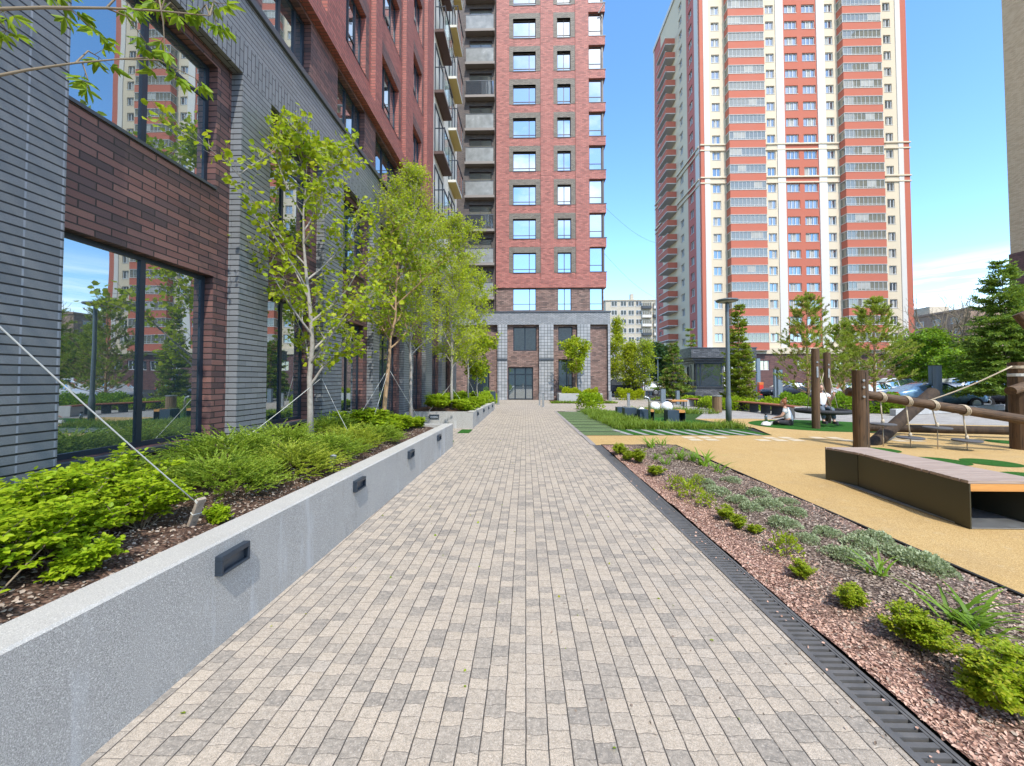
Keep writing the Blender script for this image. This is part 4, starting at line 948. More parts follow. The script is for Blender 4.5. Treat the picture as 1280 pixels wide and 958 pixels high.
def conifer(name, label, loc, h, rad, mat, bark, seed, z0=.3, whorls=22, per=9, needle=(.10, .012), dens=34, droop=-.12, group=None, shape=.9, up=.15, bare=0, mat2=None, r0=.07, branchlets=9, twigw=.16):
    """single leader with whorls of side branches that carry needle sprays"""
    rnd = random.Random(seed); t = thing(name, label, 'tree', loc, group); base = Vector(loc); wd = MB()
    wd.tube([base+Vector((.02*math.sin(i*1.3+seed), .02*math.cos(i*1.7), h*i/8)) for i in range(9)], [r0*(1-.94*i/8) for i in range(9)], 8)
    P, D, P2, D2 = [], [], [], []
    for k in range(whorls):
        f = (k+rnd.random()*.4)/whorls; z = z0+(h-z0)*f; rr = rad*((1-f)**shape)*(.85+.3*rnd.random())+.05*h*.3*(1-f)
        for j in range(max(4, int(per*(1-.4*f)))):
            a = j*6.283/per+k*1.1+rnd.gauss(0,.25); ln = rr*rnd.uniform(.7,1.12)
            lp = bend(base+Vector((0,0,z)), Vector((math.cos(a), math.sin(a), up)), ln, 5, .06, droop*.5 if f < .6 else .04, rnd)
            wd.tube(lp, [max(.003, r0*.2*(1-f)*(1-.85*i/5)) for i in range(6)], 4, cap=False)
            m = max(4, int(branchlets*ln/rad*1.6))
            for s in range(m):
                u = .15+.85*(s+rnd.random())/m; i = min(4, int(u*5)); q = lp[i].lerp(lp[i+1], u*5-i); ax = (lp[i+1]-lp[i]).normalized()
                side = ax.cross(Vector((0,0,1))); side = side.normalized()*(1 if s % 2 else -1)
                bd = (ax*.75+side*rnd.uniform(.4,1.0)+Vector((0,0,rnd.uniform(-.25,.25)))).normalized(); bl = twigw*rnd.uniform(.7,1.5)*(1.2-.4*u)
                dst = (P2, D2) if mat2 and rnd.random() < bare else (P, D)
                for g in range(dens):
                    w = rnd.random(); dst[0].append(tuple(q+bd*bl*w)); dst[1].append(tuple(bd*.8+Vector((rnd.gauss(0,.55), rnd.gauss(0,.55), rnd.gauss(.08,.45)))))
    wd.build('trunk', bark, t, True)
    n = len(P); V, F = leaves(np.array(P), np.array(D), needle[0]*RNG.uniform(.6,1.3,n), needle[1], up=.3, fold=.1)
    o = mesh_np('crown', V, F, mat, t)
    if P2:
        n = len(P2); V, F = leaves(np.array(P2), np.array(D2), needle[0]*RNG.uniform(.6,1.2,n), needle[1], up=.3, fold=.1); mesh_np('dry_needles', V, F, mat2, t)
    return t
def pine(name, label, loc, h, spread, seed, z0=.8, nl=16, tuft=34, needle=(.16, .011), dry=.15, per=5):
    """young pine: open limbs that turn upward, needle brushes along the outer half of every twig"""
    rnd = random.Random(seed); t = thing(name, label, 'tree', loc); base = Vector(loc); wd = MB()
    wd.tube([base+Vector((.04*math.sin(i*.9+seed), .04*math.cos(i*1.2), h*i/8)) for i in range(9)], [.075*(1-.9*i/8) for i in range(9)], 8)
    P, D, P2, D2 = [], [], [], []
    for k in range(nl):
        f = (k+rnd.random()*.5)/nl; z = z0+(h*.95-z0)*f; rr = spread*(1-f)**.62
        for j in range(per):
            a = j*6.283/per+k*.7+rnd.gauss(0,.3); ln = rr*rnd.uniform(.55,1.15)
            lp = bend(base+Vector((0,0,z)), Vector((math.cos(a), math.sin(a), .25)), ln, 5, .08, .10, rnd)
            wd.tube(lp, [max(.004, .02*(1-f*.6)*(1-.8*i/5)) for i in range(6)], 5, cap=False)
            br = [(lp[3], lp[5])]
            for s in range(6):
                i = rnd.randint(1, 4); q = lp[i].lerp(lp[i+1], rnd.random()); ax = (lp[i+1]-lp[i]).normalized()
                d = (ax+Vector((rnd.gauss(0,.55), rnd.gauss(0,.55), rnd.gauss(.35,.25)))).normalized(); e = q+d*rnd.uniform(.18,.42)
                wd.tube([q, e], [.006, .003], 4, cap=False); br.append((q.lerp(e, .3), e))
            isdry = rnd.random() < dry
            for q, e in br:
                ax = (e-q).normalized(); dst = (P2, D2) if isdry and rnd.random() < .7 else (P, D)
                for g in range(tuft):
                    w = rnd.random()**.7*1.05; dst[0].append(tuple(q.lerp(e, w))); dst[1].append(tuple(ax*1.0+Vector((rnd.gauss(0,.5), rnd.gauss(0,.5), rnd.gauss(.05,.45)))))
    for g in range(tuft*3):
        P.append(tuple(base+Vector((0,0,h*(.93+.07*rnd.random())))))
        D.append((rnd.gauss(0,.4), rnd.gauss(0,.4), 1))
    wd.build('trunk', MT['bark_tan'], t, True)
    n = len(P); V, F = leaves(np.array(P), np.array(D), needle[0]*RNG.uniform(.7,1.2,n), needle[1], up=.3, fold=.1); mesh_np('crown', V, F, MT['pine'], t)
    if P2: n = len(P2); V, F = leaves(np.array(P2), np.array(D2), needle[0]*.8, needle[1], up=.3, fold=.1); mesh_np('dry_needles', V, F, MT['pine_dry'], t)
    return t

# left row, planted in the planters
tree('maple_tree', 'young maple with sparse broad leaves and a pale trunk in the near planter', (-3.42, 6.2, .58), 4.75, .8, 1.75, MT['maple'], MT['bark_grey'], 5,
     nlimb=17, leaf=(.072, .035), per=4, twig=3, r0=.05, lean=(-.12,-.1), shape='oval', lift=.7, leafr=.13, sub=(3,5))
tree('maple_tree', 'second maple with a crooked tan trunk between the pillars', (-3.30, 9.0, .55), 4.6, 1.7, 1.45, MT['maple_dark'], MT['bark_tan'], 9,
     nlimb=13, leaf=(.070, .034), per=4, twig=3, r0=.055, lean=(.25,.5), lift=.8, leafr=.13)
tree('willow_tree', 'tall bright green feathery tree rising behind the second maple', (-3.2, 10.9, .3), 7.2, 1.9, 1.45, MT['willow'], MT['bark_grey'], 14,
     nlimb=30, leaf=(.065, .016), per=7, twig=3, r0=.05, lift=1.1, leafr=.15, sub=(4,6))
tree('willow_tree', 'bright green feathery tree standing in the far planter', (-2.75, 14.6, .45), 7.2, 1.5, 1.6, MT['willow'], MT['bark_grey'], 21,
     nlimb=30, leaf=(.075, .019), per=7, twig=3, r0=.055, lift=.9, leafr=.17, sub=(4,6))
tree('willow_tree', 'feathery light green tree farthest along the far planter', (-2.75, 18.8, .42), 6.4, 1.6, 1.55, MT['willow'], MT['bark_grey'], 28,
     nlimb=22, leaf=(.095, .026), per=6, twig=3, r0=.05, lift=.8, leafr=.18)
tree('maple_tree', 'small round maple at the end of the far planter beside the tower entrance', (-2.5, 20.3, .36), 3.6, .9, 1.2, MT['maple'], MT['bark_grey'], 33,
     nlimb=12, leaf=(.12, .058), per=4, twig=3, r0=.04, lift=.6, leafr=.16)
tree('maple_tree', 'small maple growing in the square planter against the tower', (3.75, 29.0, .5), 3.9, 1.5, 1.2, MT['maple'], MT['bark_tan'], 41,
     nlimb=13, leaf=(.13, .062), per=4, twig=3, r0=.045, lift=.5, leafr=.18)
# beyond the paving, between the towers
def treeat(name, label, px, top, Y, mat, seed, wpx, bark='bark_grey', **kw):
    p = AtY(px, 480, Y); h = AtY(px, top, Y).z; s = wpx/2/490*Y
    kw = dict(dict(nlimb=22, leaf=(.17, .075), per=6, twig=3, r0=.07, leafr=.3, lift=.6, sub=(3,5)), **kw)
    return tree(name, label, (p.x, Y, 0), h, kw.pop('cz', h*.16), s, MT[mat], MT[bark], seed, **kw)
treeat('poplar_tree', 'tall yellow green tree right beside the grey corner of the tower', 771, 398, 40, 'yellowgreen', 51, 26, shape='cone', per=5, leaf=(.13,.055))
treeat('birch_tree', 'slim yellow green tree in the middle of the group beside the tower', 789, 432, 37, 'yellowgreen', 52, 26, per=5, leaf=(.12,.05))
treeat('birch_tree', 'pale leafed thin tree nearest the gatehouse in the group beside the tower', 806, 428, 36, 'maple', 53, 24, per=3, leaf=(.12,.05))
treeat('oak_tree', 'dark green tree far behind the small street lamp', 824, 436, 70, 'darkgreen', 54, 36, leaf=(.3,.14), leafr=.5)
conifer('spruce_tree', 'small dull spruce standing left of the gatehouse', (AtY(842,480,30).x, 30, 0), AtY(842,428,30).z, 1.35, MT['spruce'], MT['bark_tan'], 61, whorls=18, per=9, dens=20, needle=(.14,.025), mat2=MT['pine_dry'], bare=.25, twigw=.25)
conifer('spruce_tree', 'little spruce tip between the gatehouse and the small spruce', (AtY(872,480,36).x, 37.5, 0), 6.6, 1.2, MT['larch'], MT['bark_tan'], 62, whorls=13, per=7, dens=14, needle=(.16,.03), twigw=.3)
conifer('larch_tree', 'slender yellow green larch right behind the tall street lamp', (AtY(924,480,22.5).x, 22.5, 0), AtY(924,380,22.5).z, .85, MT['larch'], MT['bark_tan'], 63, whorls=28, per=9, dens=22, needle=(.11,.02), droop=.0, shape=.75, twigw=.22, mat2=MT['pine_dry'], bare=.1)
pine('pine_tree', 'young open pine behind the two tall swing posts', (AtY(1010,480,22).x, 22, 0), AtY(1012,366,22).z, 2.3, 71, dry=.35)
pine('pine_tree', 'young open pine behind the short log post', (AtY(1094,480,21.5).x, 21.5, .5), AtY(1096,372,21.5).z-.5, 2.15, 72, dry=.08)
pine('pine_tree', 'dense young pine filling the gap between the two open pines', (AtY(1055,480,25).x, 25, 0), AtY(1055,402,25).z, 1.8, 73, dry=.1)
conifer('spruce_tree', 'big dark spruce at the right edge behind the log frame', (AtY(1258,480,20).x, 20, 0), AtY(1254,326,20).z, 2.0, MT['spruce'], MT['bark_dark'], 64, z0=.9, whorls=36, per=11, dens=24, needle=(.12,.02), droop=-.10, twigw=.30, branchlets=13, shape=.8)
conifer('spruce_tree', 'second spruce beyond the right edge of the picture', (29.5, 19.0, 0), 6.5, 2.0, MT['spruce'], MT['bark_dark'], 65, z0=.4, whorls=20, per=9, dens=12, needle=(.12,.022), twigw=.26)
treeat('linden_tree', 'fresh green tree behind the parked white car on the right', 1164, 420, 34, 'midgreen', 81, 50, shape='oval', cz=1.0, nlimb=30, per=5)
treeat('linden_tree', 'broad low green tree beside the big spruce', 1212, 448, 30, 'midgreen', 82, 56, cz=.8, nlimb=30, per=7)
treeat('linden_tree', 'green tree behind the second open pine', 1138, 428, 38, 'midgreen', 83, 44, cz=1.0, nlimb=24)
treeat('forsythia_bush', 'bright yellow green bush below the bare tree', 1206, 430, 52, 'yellowgreen', 84, 48, cz=.8, nlimb=26, leaf=(.22,.1), cat='bush')
treeat('linden_tree', 'leafy tree outside the right edge above the parked cars', 1330, 380, 30, 'midgreen', 86, 110, cz=1.5, nlimb=26)
# bare tree
def bare(label, px, top, Y, seed):
    rnd = random.Random(seed); p = AtY(px, 480, Y); h = AtY(px, top, Y).z; t = thing('bare_tree', label, 'tree', (p.x, Y, 0)); b = MB(); base = Vector((p.x, Y, 0)); tw = MB()
    def grow(q, d, ln, r, lev):
        pts = bend(q, d, ln, 5, .13, .05, rnd); (b if lev < 2 else tw).tube(pts, [r*(1-.45*i/5) for i in range(6)], 6 if lev < 2 else 3, cap=False)
        if lev >= 4: return
        for k in range(3 if lev else 4):
            i = rnd.randint(2, 5); dd = (pts[i]-pts[i-1]).normalized()+Vector((rnd.gauss(0,.65), rnd.gauss(0,.65), rnd.gauss(.12,.4))); grow(pts[i], dd, ln*rnd.uniform(.55,.8), r*.5, lev+1)
        grow(pts[5], pts[5]-pts[4], ln*.7, r*.55, lev+1)
    grow(base, Vector((-.16,0,1)), h*.40, .24, 0); grow(base, Vector((.16,.1,1)), h*.42, .19, 0)
    b.build('trunk', MT['bark_dark'], t, True); tw.build('crown', MT['twig'], t, True)
bare('leafless tree with dark forked limbs in front of the brown brick block', 1193, 368, 33, 3)
# ------------------------------------------------------------------ shrubs and perennials: mesh makers, origin at the base
def mesh_parts(name, V, F, mat): return V, F, mat
def rose_geo(rad, h, n, seed, leaf=.042, stems=16, hv=(.55,1.0)):
    tw = min(1, rad/.3)
    """loose shrub: woody stems from the base, pinnate leaves in rosettes near the ends"""
    rnd = random.Random(seed); b = MB(); P, D = [], []
    for s in range(stems):
        a = rnd.random()*6.28; r = rad*math.sqrt(rnd.random()); d = Vector((math.cos(a)*r, math.sin(a)*r, h*rnd.uniform(*hv)))
        pts = bend(Vector((rnd.gauss(0,.04), rnd.gauss(0,.04), 0)), d, d.length, 5, .12, .04, rnd); b.tube(pts, [.006*(1-.6*i/5) for i in range(6)], 4, cap=False)
        tips = [(pts[i], (pts[i]-pts[i-1]).normalized()) for i in range(2, 6)]
        for k in range(5):
            i = rnd.randint(2, 4); q = pts[i].lerp(pts[i+1], rnd.random()); dd = Vector((rnd.gauss(0,1), rnd.gauss(0,1), rnd.uniform(.1,.9))).normalized(); e = q+dd*rnd.uniform(.06,.16)*tw
            b.tube([q, e], [.003, .002], 3, cap=False); tips += [(e, dd), (q.lerp(e, .5), dd)]
        for q, dd in tips:
            for _ in range(max(1, n//(stems*14))):
                ld = Vector((rnd.gauss(0,1), rnd.gauss(0,1), rnd.uniform(-.1,.7))).normalized(); l = rnd.uniform(.05,.10)*leaf/.042
                sd = ld.cross(Vector((0,0,1)));  sd = sd.normalized() if sd.length > .1 else Vector((1,0,0))
                for w in (.35, .65, 1.0):
                    for sg in ((1,-1) if w < 1 else (0,)):
                        P.append(tuple(q+ld*l*w)); D.append(tuple(ld*.5+sd*sg*.9+Vector((0,0,rnd.gauss(-.05,.15)))))
    m = len(P); V, F = leaves(np.array(P), np.array(D), leaf*RNG.uniform(.7,1.2,m), leaf*.40*RNG.uniform(.8,1.2,m), up=.75, fold=.25, curl=.15)
    return b, V, F
def juniper_geo(rad, h, nspray, seed, blade=.034):
    rnd = random.Random(seed); P, D = [], []; Lz = []
    for s in range(nspray):
        a = rnd.random()*6.28; u = rnd.random()**.6; ln = rad*rnd.uniform(.35,.6); q = Vector((math.cos(a)*rad*u*.75, math.sin(a)*rad*u*.75, h*(1-u*u*.75)*rnd.uniform(.35,.95)))
        pts = bend(q, Vector((math.cos(a+rnd.gauss(0,.5)), math.sin(a+rnd.gauss(0,.5)), rnd.uniform(.15,.75))), ln, 6, .06, -.03, rnd)
        for i in range(6):
            ax = (pts[i+1]-pts[i]).normalized(); sd = ax.cross(Vector((0,0,1))).normalized(); L0 = 1.25-.18*i
            for g in range(8):
                o = pts[i].lerp(pts[i+1], g/8); sg = 1 if g % 2 else -1
                P.append(tuple(o)); D.append(tuple(ax*1.0+sd*sg*rnd.uniform(.4,1.0)+Vector((0,0,rnd.gauss(.15,.3))))); Lz.append(L0)
    m = len(P); V, F = leaves(np.array(P), np.array(D), blade*np.array(Lz)*RNG.uniform(.7,1.5,m), .0048, up=.5, fold=.2)
    return V, F
def mound_geo(rad, h, n, leaf, w, seed, up=.6, flat=1.0, rnd_dir=.7):
    """compact cushion: leaves through the outer shell of a dome"""
    a = RNG.random(n)*6.283; u = RNG.random(n)**.55; sh = .6+.4*RNG.random(n)
    lob = 1+.22*np.sin(a*3+seed)+.14*np.sin(a*5+seed*2)
    x = np.cos(a)*u*rad*lob; y = np.sin(a)*u*rad*lob; z = h*np.sqrt(np.clip(1-u**2, 0, 1))*sh*(1+.18*np.sin(x*31+seed)*np.sin(y*27))
    P = np.stack([x, y, np.maximum(z, .01)], -1); D = np.stack([x/rad, y/rad, .5+z/h*.8*flat], -1)+RNG.normal(size=(n,3))*rnd_dir
    sz = RNG.uniform(.6, 1.25, n); return leaves(P, D, leaf*sz, w*sz, up=up, fold=.22, curl=.12)
def blades_geo(n, h, w, spread, seed, seg=4, r=.04):
    """strap leaves that arch from the crown of the plant"""
    rnd = random.Random(seed); V, F = [], []
    for k in range(n):
        a = rnd.random()*6.28; d = Vector((math.cos(a)*spread*rnd.uniform(.3,1), math.sin(a)*spread*rnd.uniform(.3,1), 1)).normalized(); p = Vector((rnd.gauss(0,r), rnd.gauss(0,r), 0)); L_ = h*rnd.uniform(.6,1.15)
        sd = d.cross(Vector((0,0,1))); sd = sd.normalized() if sd.length > .05 else Vector((1,0,0)); b = len(V)
        for i in range(seg+1):
            f = i/seg; ww = w*(.75+.6*f*(1-f)*2)*(1-f**2.2)+.0006; V += [tuple(p-sd*ww), tuple(p+sd*ww)]
            d = (d+Vector((d.x*.9, d.y*.9, -.42*f))*.55).normalized(); p = p+d*(L_/seg)
        F += [(b+2*i, b+2*i+1, b+2*i+3, b+2*i+2) for i in range(seg)]
    return np.array(V), np.array(F)
def plant(name, label, cat, loc, rot, sc, protos, group=None):
    """protos: list of (part name, mesh); the thing and each of its parts are objects of their own"""
    t = thing(name, label, cat, loc, group); t.rotation_euler = (0, 0, rot); t.scale = (sc,)*3 if not hasattr(sc, '__len__') else sc
    for nm, me in protos: o = bpy.data.objects.new(nm, me); link(o, t)
    return t
def mk(name, V, F, mat):
    o = mesh_np(name, V, F, mat); me = o.data; ALL.remove(o); bpy.data.objects.remove(o); return me
def mkb(name, b, mat):
    o = b.build(name, mat, None, True); me = o.data; ALL.remove(o); bpy.data.objects.remove(o); return me
ROSE = []
for s in range(3):
    b, V, F = rose_geo(.46, .40, 900, 100+s, leaf=.036); ROSE.append([('stems', mkb('stems', b, MT['twig'])), ('foliage', mk('foliage', V, F, MT['rose']))])
b, V, F = rose_geo(.16, .2, 420, 110, stems=6); SPROUT = [('stems', mkb('stems', b, MT['twig'])), ('foliage', mk('foliage', V, F, MT['rose']))]
JUN = []
for s in range(3):
    V, F = juniper_geo(.55, .40, 360, 120+s, blade=.03); JUN.append([('foliage', mk('foliage', V, F, MT['juniper'] if s != 1 else MT['juniper_y']))])
YG = []
for s in range(2):
    b, V, F = rose_geo(.45, .5, 1800, 140+s, leaf=.06); YG.append([('stems', mkb('stems', b, MT['twig'])), ('foliage', mk('foliage', V, F, MT['rose']))])
rr = random.Random(3)
def onsoil(sf, x, y): return (x, y, float(sf(np.array([x]), np.array([y]))[0])-.01)
for i, (x, y, s, what) in enumerate([
   (-2.5,1.66,.9,'yellow green rose bush nearest the camera at the front of the near planter'), (-3.05,1.75,1.05,'rose bush at the left edge of the picture below the grey brick pillar'),
   (-2.68,2.2,.95,'rose bush with bare twigs at its foot behind the nearest one'), (-3.25,2.35,1.05,'rose bush against the foot of the first big window at its left corner'),
   (-2.64,2.66,.75,'low rose bush beside the wooden peg'), (-3.15,2.95,.95,'rose bush touching the first juniper below the big window')]):
    plant('rose_bush', what, 'shrub', onsoil(soil1, x, y), rr.random()*6, (s, s, s*.88), ROSE[i % 3], 'rose bushes in the near planter')
plant('rose_sprout', 'small leafy sprout on bare mulch just left of the first wall lamp', 'plant', onsoil(soil1, -2.32, 2.05), 1, .7, SPROUT)
plant('rose_sprout', 'small leafy sprout right of the wooden peg', 'plant', onsoil(soil1, -2.30, 2.92), 2, .5, SPROUT)
for i, (x, y, s, what) in enumerate([
   (-3.62,2.75,.85,'juniper strip plant under the sill of the first big window'), (-3.55,3.5,.9,'juniper spreading under the first big window towards its right corner'), (-2.72,3.5,.9,'first wide juniper right of the rose bushes'),
   (-2.55,4.25,.9,'gold tipped juniper leaning over the planter edge above the second wall lamp'), (-3.35,4.35,1.05,'juniper in front of the light brick pillar'), (-2.58,5.1,.85,'juniper behind the little garden spotlight'),
   (-3.35,5.3,1.0,'dark juniper left of the pale maple trunk'), (-2.62,5.85,.85,'gold tipped juniper right in front of the pale maple trunk'), (-3.45,6.9,.9,'juniper directly behind the pale maple trunk'), (-2.52,6.65,.8,'last juniper before the leafy shrubs')]):
    plant('juniper', what, 'shrub', onsoil(soil1, x, y), rr.random()*6, (s, s, s*(.6 if x < -3.5 else .95)), JUN[1 if 'gold' in what else (0 if i % 2 else 2)], 'spreading junipers in the near planter')
for i, (x, y, s, what) in enumerate([(-2.55,7.35,.75,'light leafy shrub right after the last juniper'), (-3.3,7.75,.95,'leafy shrub at the foot of the crooked maple'), (-2.65,8.15,.8,'leafy shrub above the last wall lamp of the near planter'), (-3.35,8.8,.9,'leafy shrub in the far back corner of the near planter'), (-2.45,8.85,.6,'small shrub at the far end wall of the near planter')]):
    plant('leafy_shrub', what, 'shrub', onsoil(soil1, x, y), rr.random()*6, (s, s, s*.75), YG[i % 2], 'leafy shrubs in the near planter')
k = 0
for r_, (y) in enumerate((13.6, 14.5, 15.5, 16.5, 17.6, 18.7, 19.8, 20.7)):
    for x in (-2.25, -3.1):
        k += 1
        plant('leafy_shrub', 'bright green shrub in the far planter, %s row, %s of eight from the near end' % ('front' if x > -2.5 else 'back', ('first','second','third','fourth','fifth','sixth','seventh','last')[r_]), 'shrub',
              onsoil(soil2, x+rr.gauss(0,.06), y+rr.gauss(0,.1)), rr.random()*6, (.85, .85, .95 if x < -2.5 else .75), YG[k % 2], 'shrubs of the far planter')
# ------------------------------------------------------------------ perennials of the right hand bed
CAT = [[('foliage', mk('foliage', *mound_geo(.26, .16, 1500, .034, .012, s), MT['catmint']))] for s in (1.0, 2.2, 3.7)]
SPI = []
for s in range(3):
    b, V, F = rose_geo(.16, .24, 2000, 400+s, leaf=.019, stems=20, hv=(.4,1.2))
    SPI.append([('stems', mkb('stems', b, MT['twig'])), ('foliage', mk('foliage', V, F, MT['spirea']))])
V, F = mound_geo(.13, .20, 260, .034, .008, 9, up=.3, rnd_dir=1.0); b = MB(); rnd = random.Random(210)
for q in range(12): a = rnd.random()*6.28; b.tube([(0,0,0), (math.cos(a)*.06, math.sin(a)*.06, .1), (math.cos(a)*.12, math.sin(a)*.12, .2)], [.003,.002,.0015], 4, cap=False)
THIN = [('stems', mkb('stems', b, MT['twig'])), ('foliage', mk('foliage', V, F, MT['spirea']))]
LIL = [[('foliage', mk('foliage', *blades_geo(n_, .36, .0125, .9, 220+s), MT['lily']))] for s, n_ in ((0,17), (1,24), (2,13))]
bedz = lambda x, y: float(bz(np.array([x]), np.array([y]))[0])-.008
ordw = ['first','second','third','fourth','fifth','sixth','seventh','eighth','ninth','tenth','eleventh','twelfth','thirteenth','fourteenth','fifteenth','sixteenth','seventeenth','eighteenth','nineteenth','twentieth','twenty-first','twenty-second','twenty-third','twenty-fourth','twenty-fifth']
SCL = {'spirea_bush': .64, 'catmint_clump': .68}
def bedrow(name, lst, protos, fmt, cat, group, special={}):
    lst = sorted(lst, key=lambda q: -q[1])
    for i, q in enumerate(lst):
        g = G(q[0], q[1], .03); x = min(max(g.x, 1.95), 3.60)
        plant(name, special.get(q[:2], fmt % ordw[i]), cat, (x, g.y, bedz(x, g.y)), rr.random()*6, q[2]*SCL.get(name, 1), protos[i % len(protos)] if isinstance(protos[0], list) else protos, group)
bedrow('catmint_clump', [(869,603,.62),(884,606,.68),(898,617,.85),(915,604,.7),(924,628,.75),(938,638,.72),(948,621,.8),(962,634,.85),(984,629,.6),(979,658,.85),(1009,678,.62),(1034,671,.66),(1058,702,.85),(1077,686,.8),(1093,675,.85),(1130,697,.85),(1153,710,1.0),(1176,716,.6),(890,612,.6),(994,644,.7)],
   CAT, 'grey green catmint cushion, %s from the camera along the bark bed', 'plant', 'catmint cushions in the bark bed')
bedrow('spirea_bush', [(1262,884,1.5),(1149,806,1.25),(1064,760,.85),(1003,722,.7),(924,662,.72),(906,650,.8),(943,668,.55),(775,568,1.35),(786,575,.95),(799,579,1.3),(819,594,1.0)],
   SPI, 'yellow green small leaved bush, %s from the camera in the bark bed', 'shrub', 'small leaved bushes in the bark bed',
   {(1262,884): 'largest yellow green bush at the lower right corner', (1149,806): 'round yellow green bush with a daylily growing at its right', (1064,760): 'small bright bush between the drain and the grey cushions'})
bedrow('daylily', [(1097,722,.8),(1198,782,1.0),(1228,800,.75),(814,560,1.15),(827,558,1.0),(836,568,1.0),(849,576,1.0),(819,575,.8),(832,582,.8),(881,583,1.35),(865,577,.9),(899,593,1.0)],
   LIL, 'strap leaved daylily tuft, %s from the camera in the bark bed', 'plant', 'daylily tufts in the bark bed',
   {(1198,782): 'tall daylily standing beside the round yellow green bush', (1097,722): 'upright daylily in front of the last grey cushions'})
bedrow('thin_shrublet', [(847,612,1.1),(864,624,1.2),(882,634,.9),(983,694,1.0),(872,607,.8)], THIN, 'sparse twiggy shrublet, %s from the camera in the bark bed', 'shrub', 'sparse twiggy shrublets')
# ------------------------------------------------------------------ masses
def inpoly(px, py, poly):
    c = False; n = len(poly)
    for i in range(n):
        (x1, y1), (x2, y2) = poly[i], poly[i-1]
        if (y1 > py) != (y2 > py) and px < (x2-x1)*(py-y1)/(y2-y1)+x1: c = not c
    return c
def mass_blades(name, poly, n, h, w, mat, seed, per=8, r=.05, spread=.7):
    rnd = random.Random(seed); xs = [p[0] for p in poly]; ys = [p[1] for p in poly]; parts = []; protos = [blades_geo(per, h, w, spread, seed+i, 3, r) for i in range(5)]
    k = 0
    while k < n:
        x = rnd.uniform(min(xs), max(xs)); y = rnd.uniform(min(ys), max(ys))
        if not inpoly(x, y, poly): continue
        k += 1; V, F = protos[k % 5]; a = rnd.random()*6.28; c, s = math.cos(a), math.sin(a); z = rnd.uniform(.7,1.25)
        parts.append((V @ np.array([[c,s,0],[-s,c,0],[0,0,z]])+np.array([x, y, 0]), F))
    V, F = merge(parts); return tag(mesh_np(name, V, F, mat), kind='stuff')
gb = [(2.95,12.75),(4.5,12.9),(7.2,13.0),(7.1,13.9),(5.9,13.5),(4.6,13.8),(4.1,16.2),(3.9,18.4),(3.6,20.0),(2.9,20.2),(2.8,16)]
mass_blades('tall_grass', gb, 820, .30, .009, MT['grass'], 300, 13, .09, .75)
mass_blades('tall_grass', [(5.6,18.8),(9.0,18.6),(8.2,20.6),(5.2,20.8)], 160, .34, .010, MT['grass'], 310, 12, .09)
mass_blades('ground_cover', [(1.9,26.7),(6.1,26.7),(6.1,27.9),(1.9,27.9)], 150, .26, .03, MT['grass'], 320, 12, .12, 1.2)
V, F = mound_geo(.55, .55, 900, .09, .04, 4, up=.4); 
def hedge(label, pts, hh, w, mat, n, leaf=.08, seed=1):
    P, D = [], []; rnd = random.Random(seed)
    tot = [(Vector(pts[i+1])-Vector(pts[i])).length for i in range(len(pts)-1)]; S = sum(tot)
    for k in range(n):
        u = rnd.random()*S; i = 0
        while i < len(tot)-1 and u > tot[i]: u -= tot[i]; i += 1
        p = Vector(pts[i]).lerp(Vector(pts[i+1]), u/tot[i]); a = rnd.random()*math.pi; q = rnd.uniform(.72,1.08)*(1+.12*math.sin(u*3.1+i)+.1*math.sin(u*7.7))
        off = math.cos(a)*w*q; z = abs(math.sin(a))**.7*hh*q
        dv_ = (Vector(pts[i+1])-Vector(pts[i])).normalized(); nv = Vector((-dv_.y, dv_.x))
        P.append((p.x+nv.x*off, p.y+nv.y*off, max(.02, z))); D.append((nv.x*math.cos(a)+rnd.gauss(0,.6), nv.y*math.cos(a)+rnd.gauss(0,.6), math.sin(a)+rnd.gauss(0,.5)))
    m = len(P); V, F = leaves(np.array(P), np.array(D), leaf*RNG.uniform(.6,1.3,m), leaf*.42, up=.4, fold=.2)
    b = MB(); c = Vector(pts[0]).lerp(Vector(pts[-1]), .5); t = thing('hedge', label, 'hedge', (c.x, c.y, 0)); mesh_np('foliage', V, F, mat, t)
def g2(px, py): v = G(px, py); return (v.x, v.y)
hedge('clipped hedge filling the square planter against the tower', [(2.7,29.0),(5.25,29.0)], .85, .5, MT['yellowgreen'], 3500, .10, 1)
hedge('low yellow green hedge behind the left half of the curved bench', [(9.5,21.3),(11.0,21.4),(13.3,21.0)], .55, .6, MT['rose'], 3800, .10, 2)
hedge('leafy green hedge behind the right half of the curved bench', [(13.4,21.0),(15.6,20.2),(17.6,19.4)], .75, .7, MT['midgreen'], 5000, .10, 3)
hedge('green hedge between the swing posts and the parked white car', [(16.3,19.9),(17.6,19.6),(18.4,19.4)], .75, .6, MT['midgreen'], 3600, .10, 4)
hedge('low pale shrub row in front of the dark car at the right edge', [(20.3,16.4),(22.0,15.9),(24.5,15.2)], .5, .5, MT['catmint'], 3000, .10, 5)
hedge('dark green shrub row below the big spruce', [(26,18.6),(31,17.2)], 1.1, .9, MT['midgreen'], 4500, .11, 6)
hedge('small hedge in front of the parked cars left of the gatehouse', [(7.3,31.5),(9.4,31.8)], .75, .5, MT['yellowgreen'], 2200, .12, 7)
hedge('low hedge between the blue post and the gatehouse', [(10.2,25.2),(12.6,26.0)], .45, .6, MT['rose'], 2200, .11, 8)
hedge('bushy clump beside the tower corner at the end of the long grass', [(2.9,20.9),(4.0,21.3)], .75, .45, MT['rose'], 1800, .10, 9)
hedge('clipped green strip beside the tower at the end of the far planter', [(-4.2,24.2),(-2.6,24.4),(-2.4,27.5)], .7, .45, MT['rose'], 2600, .11, 10)
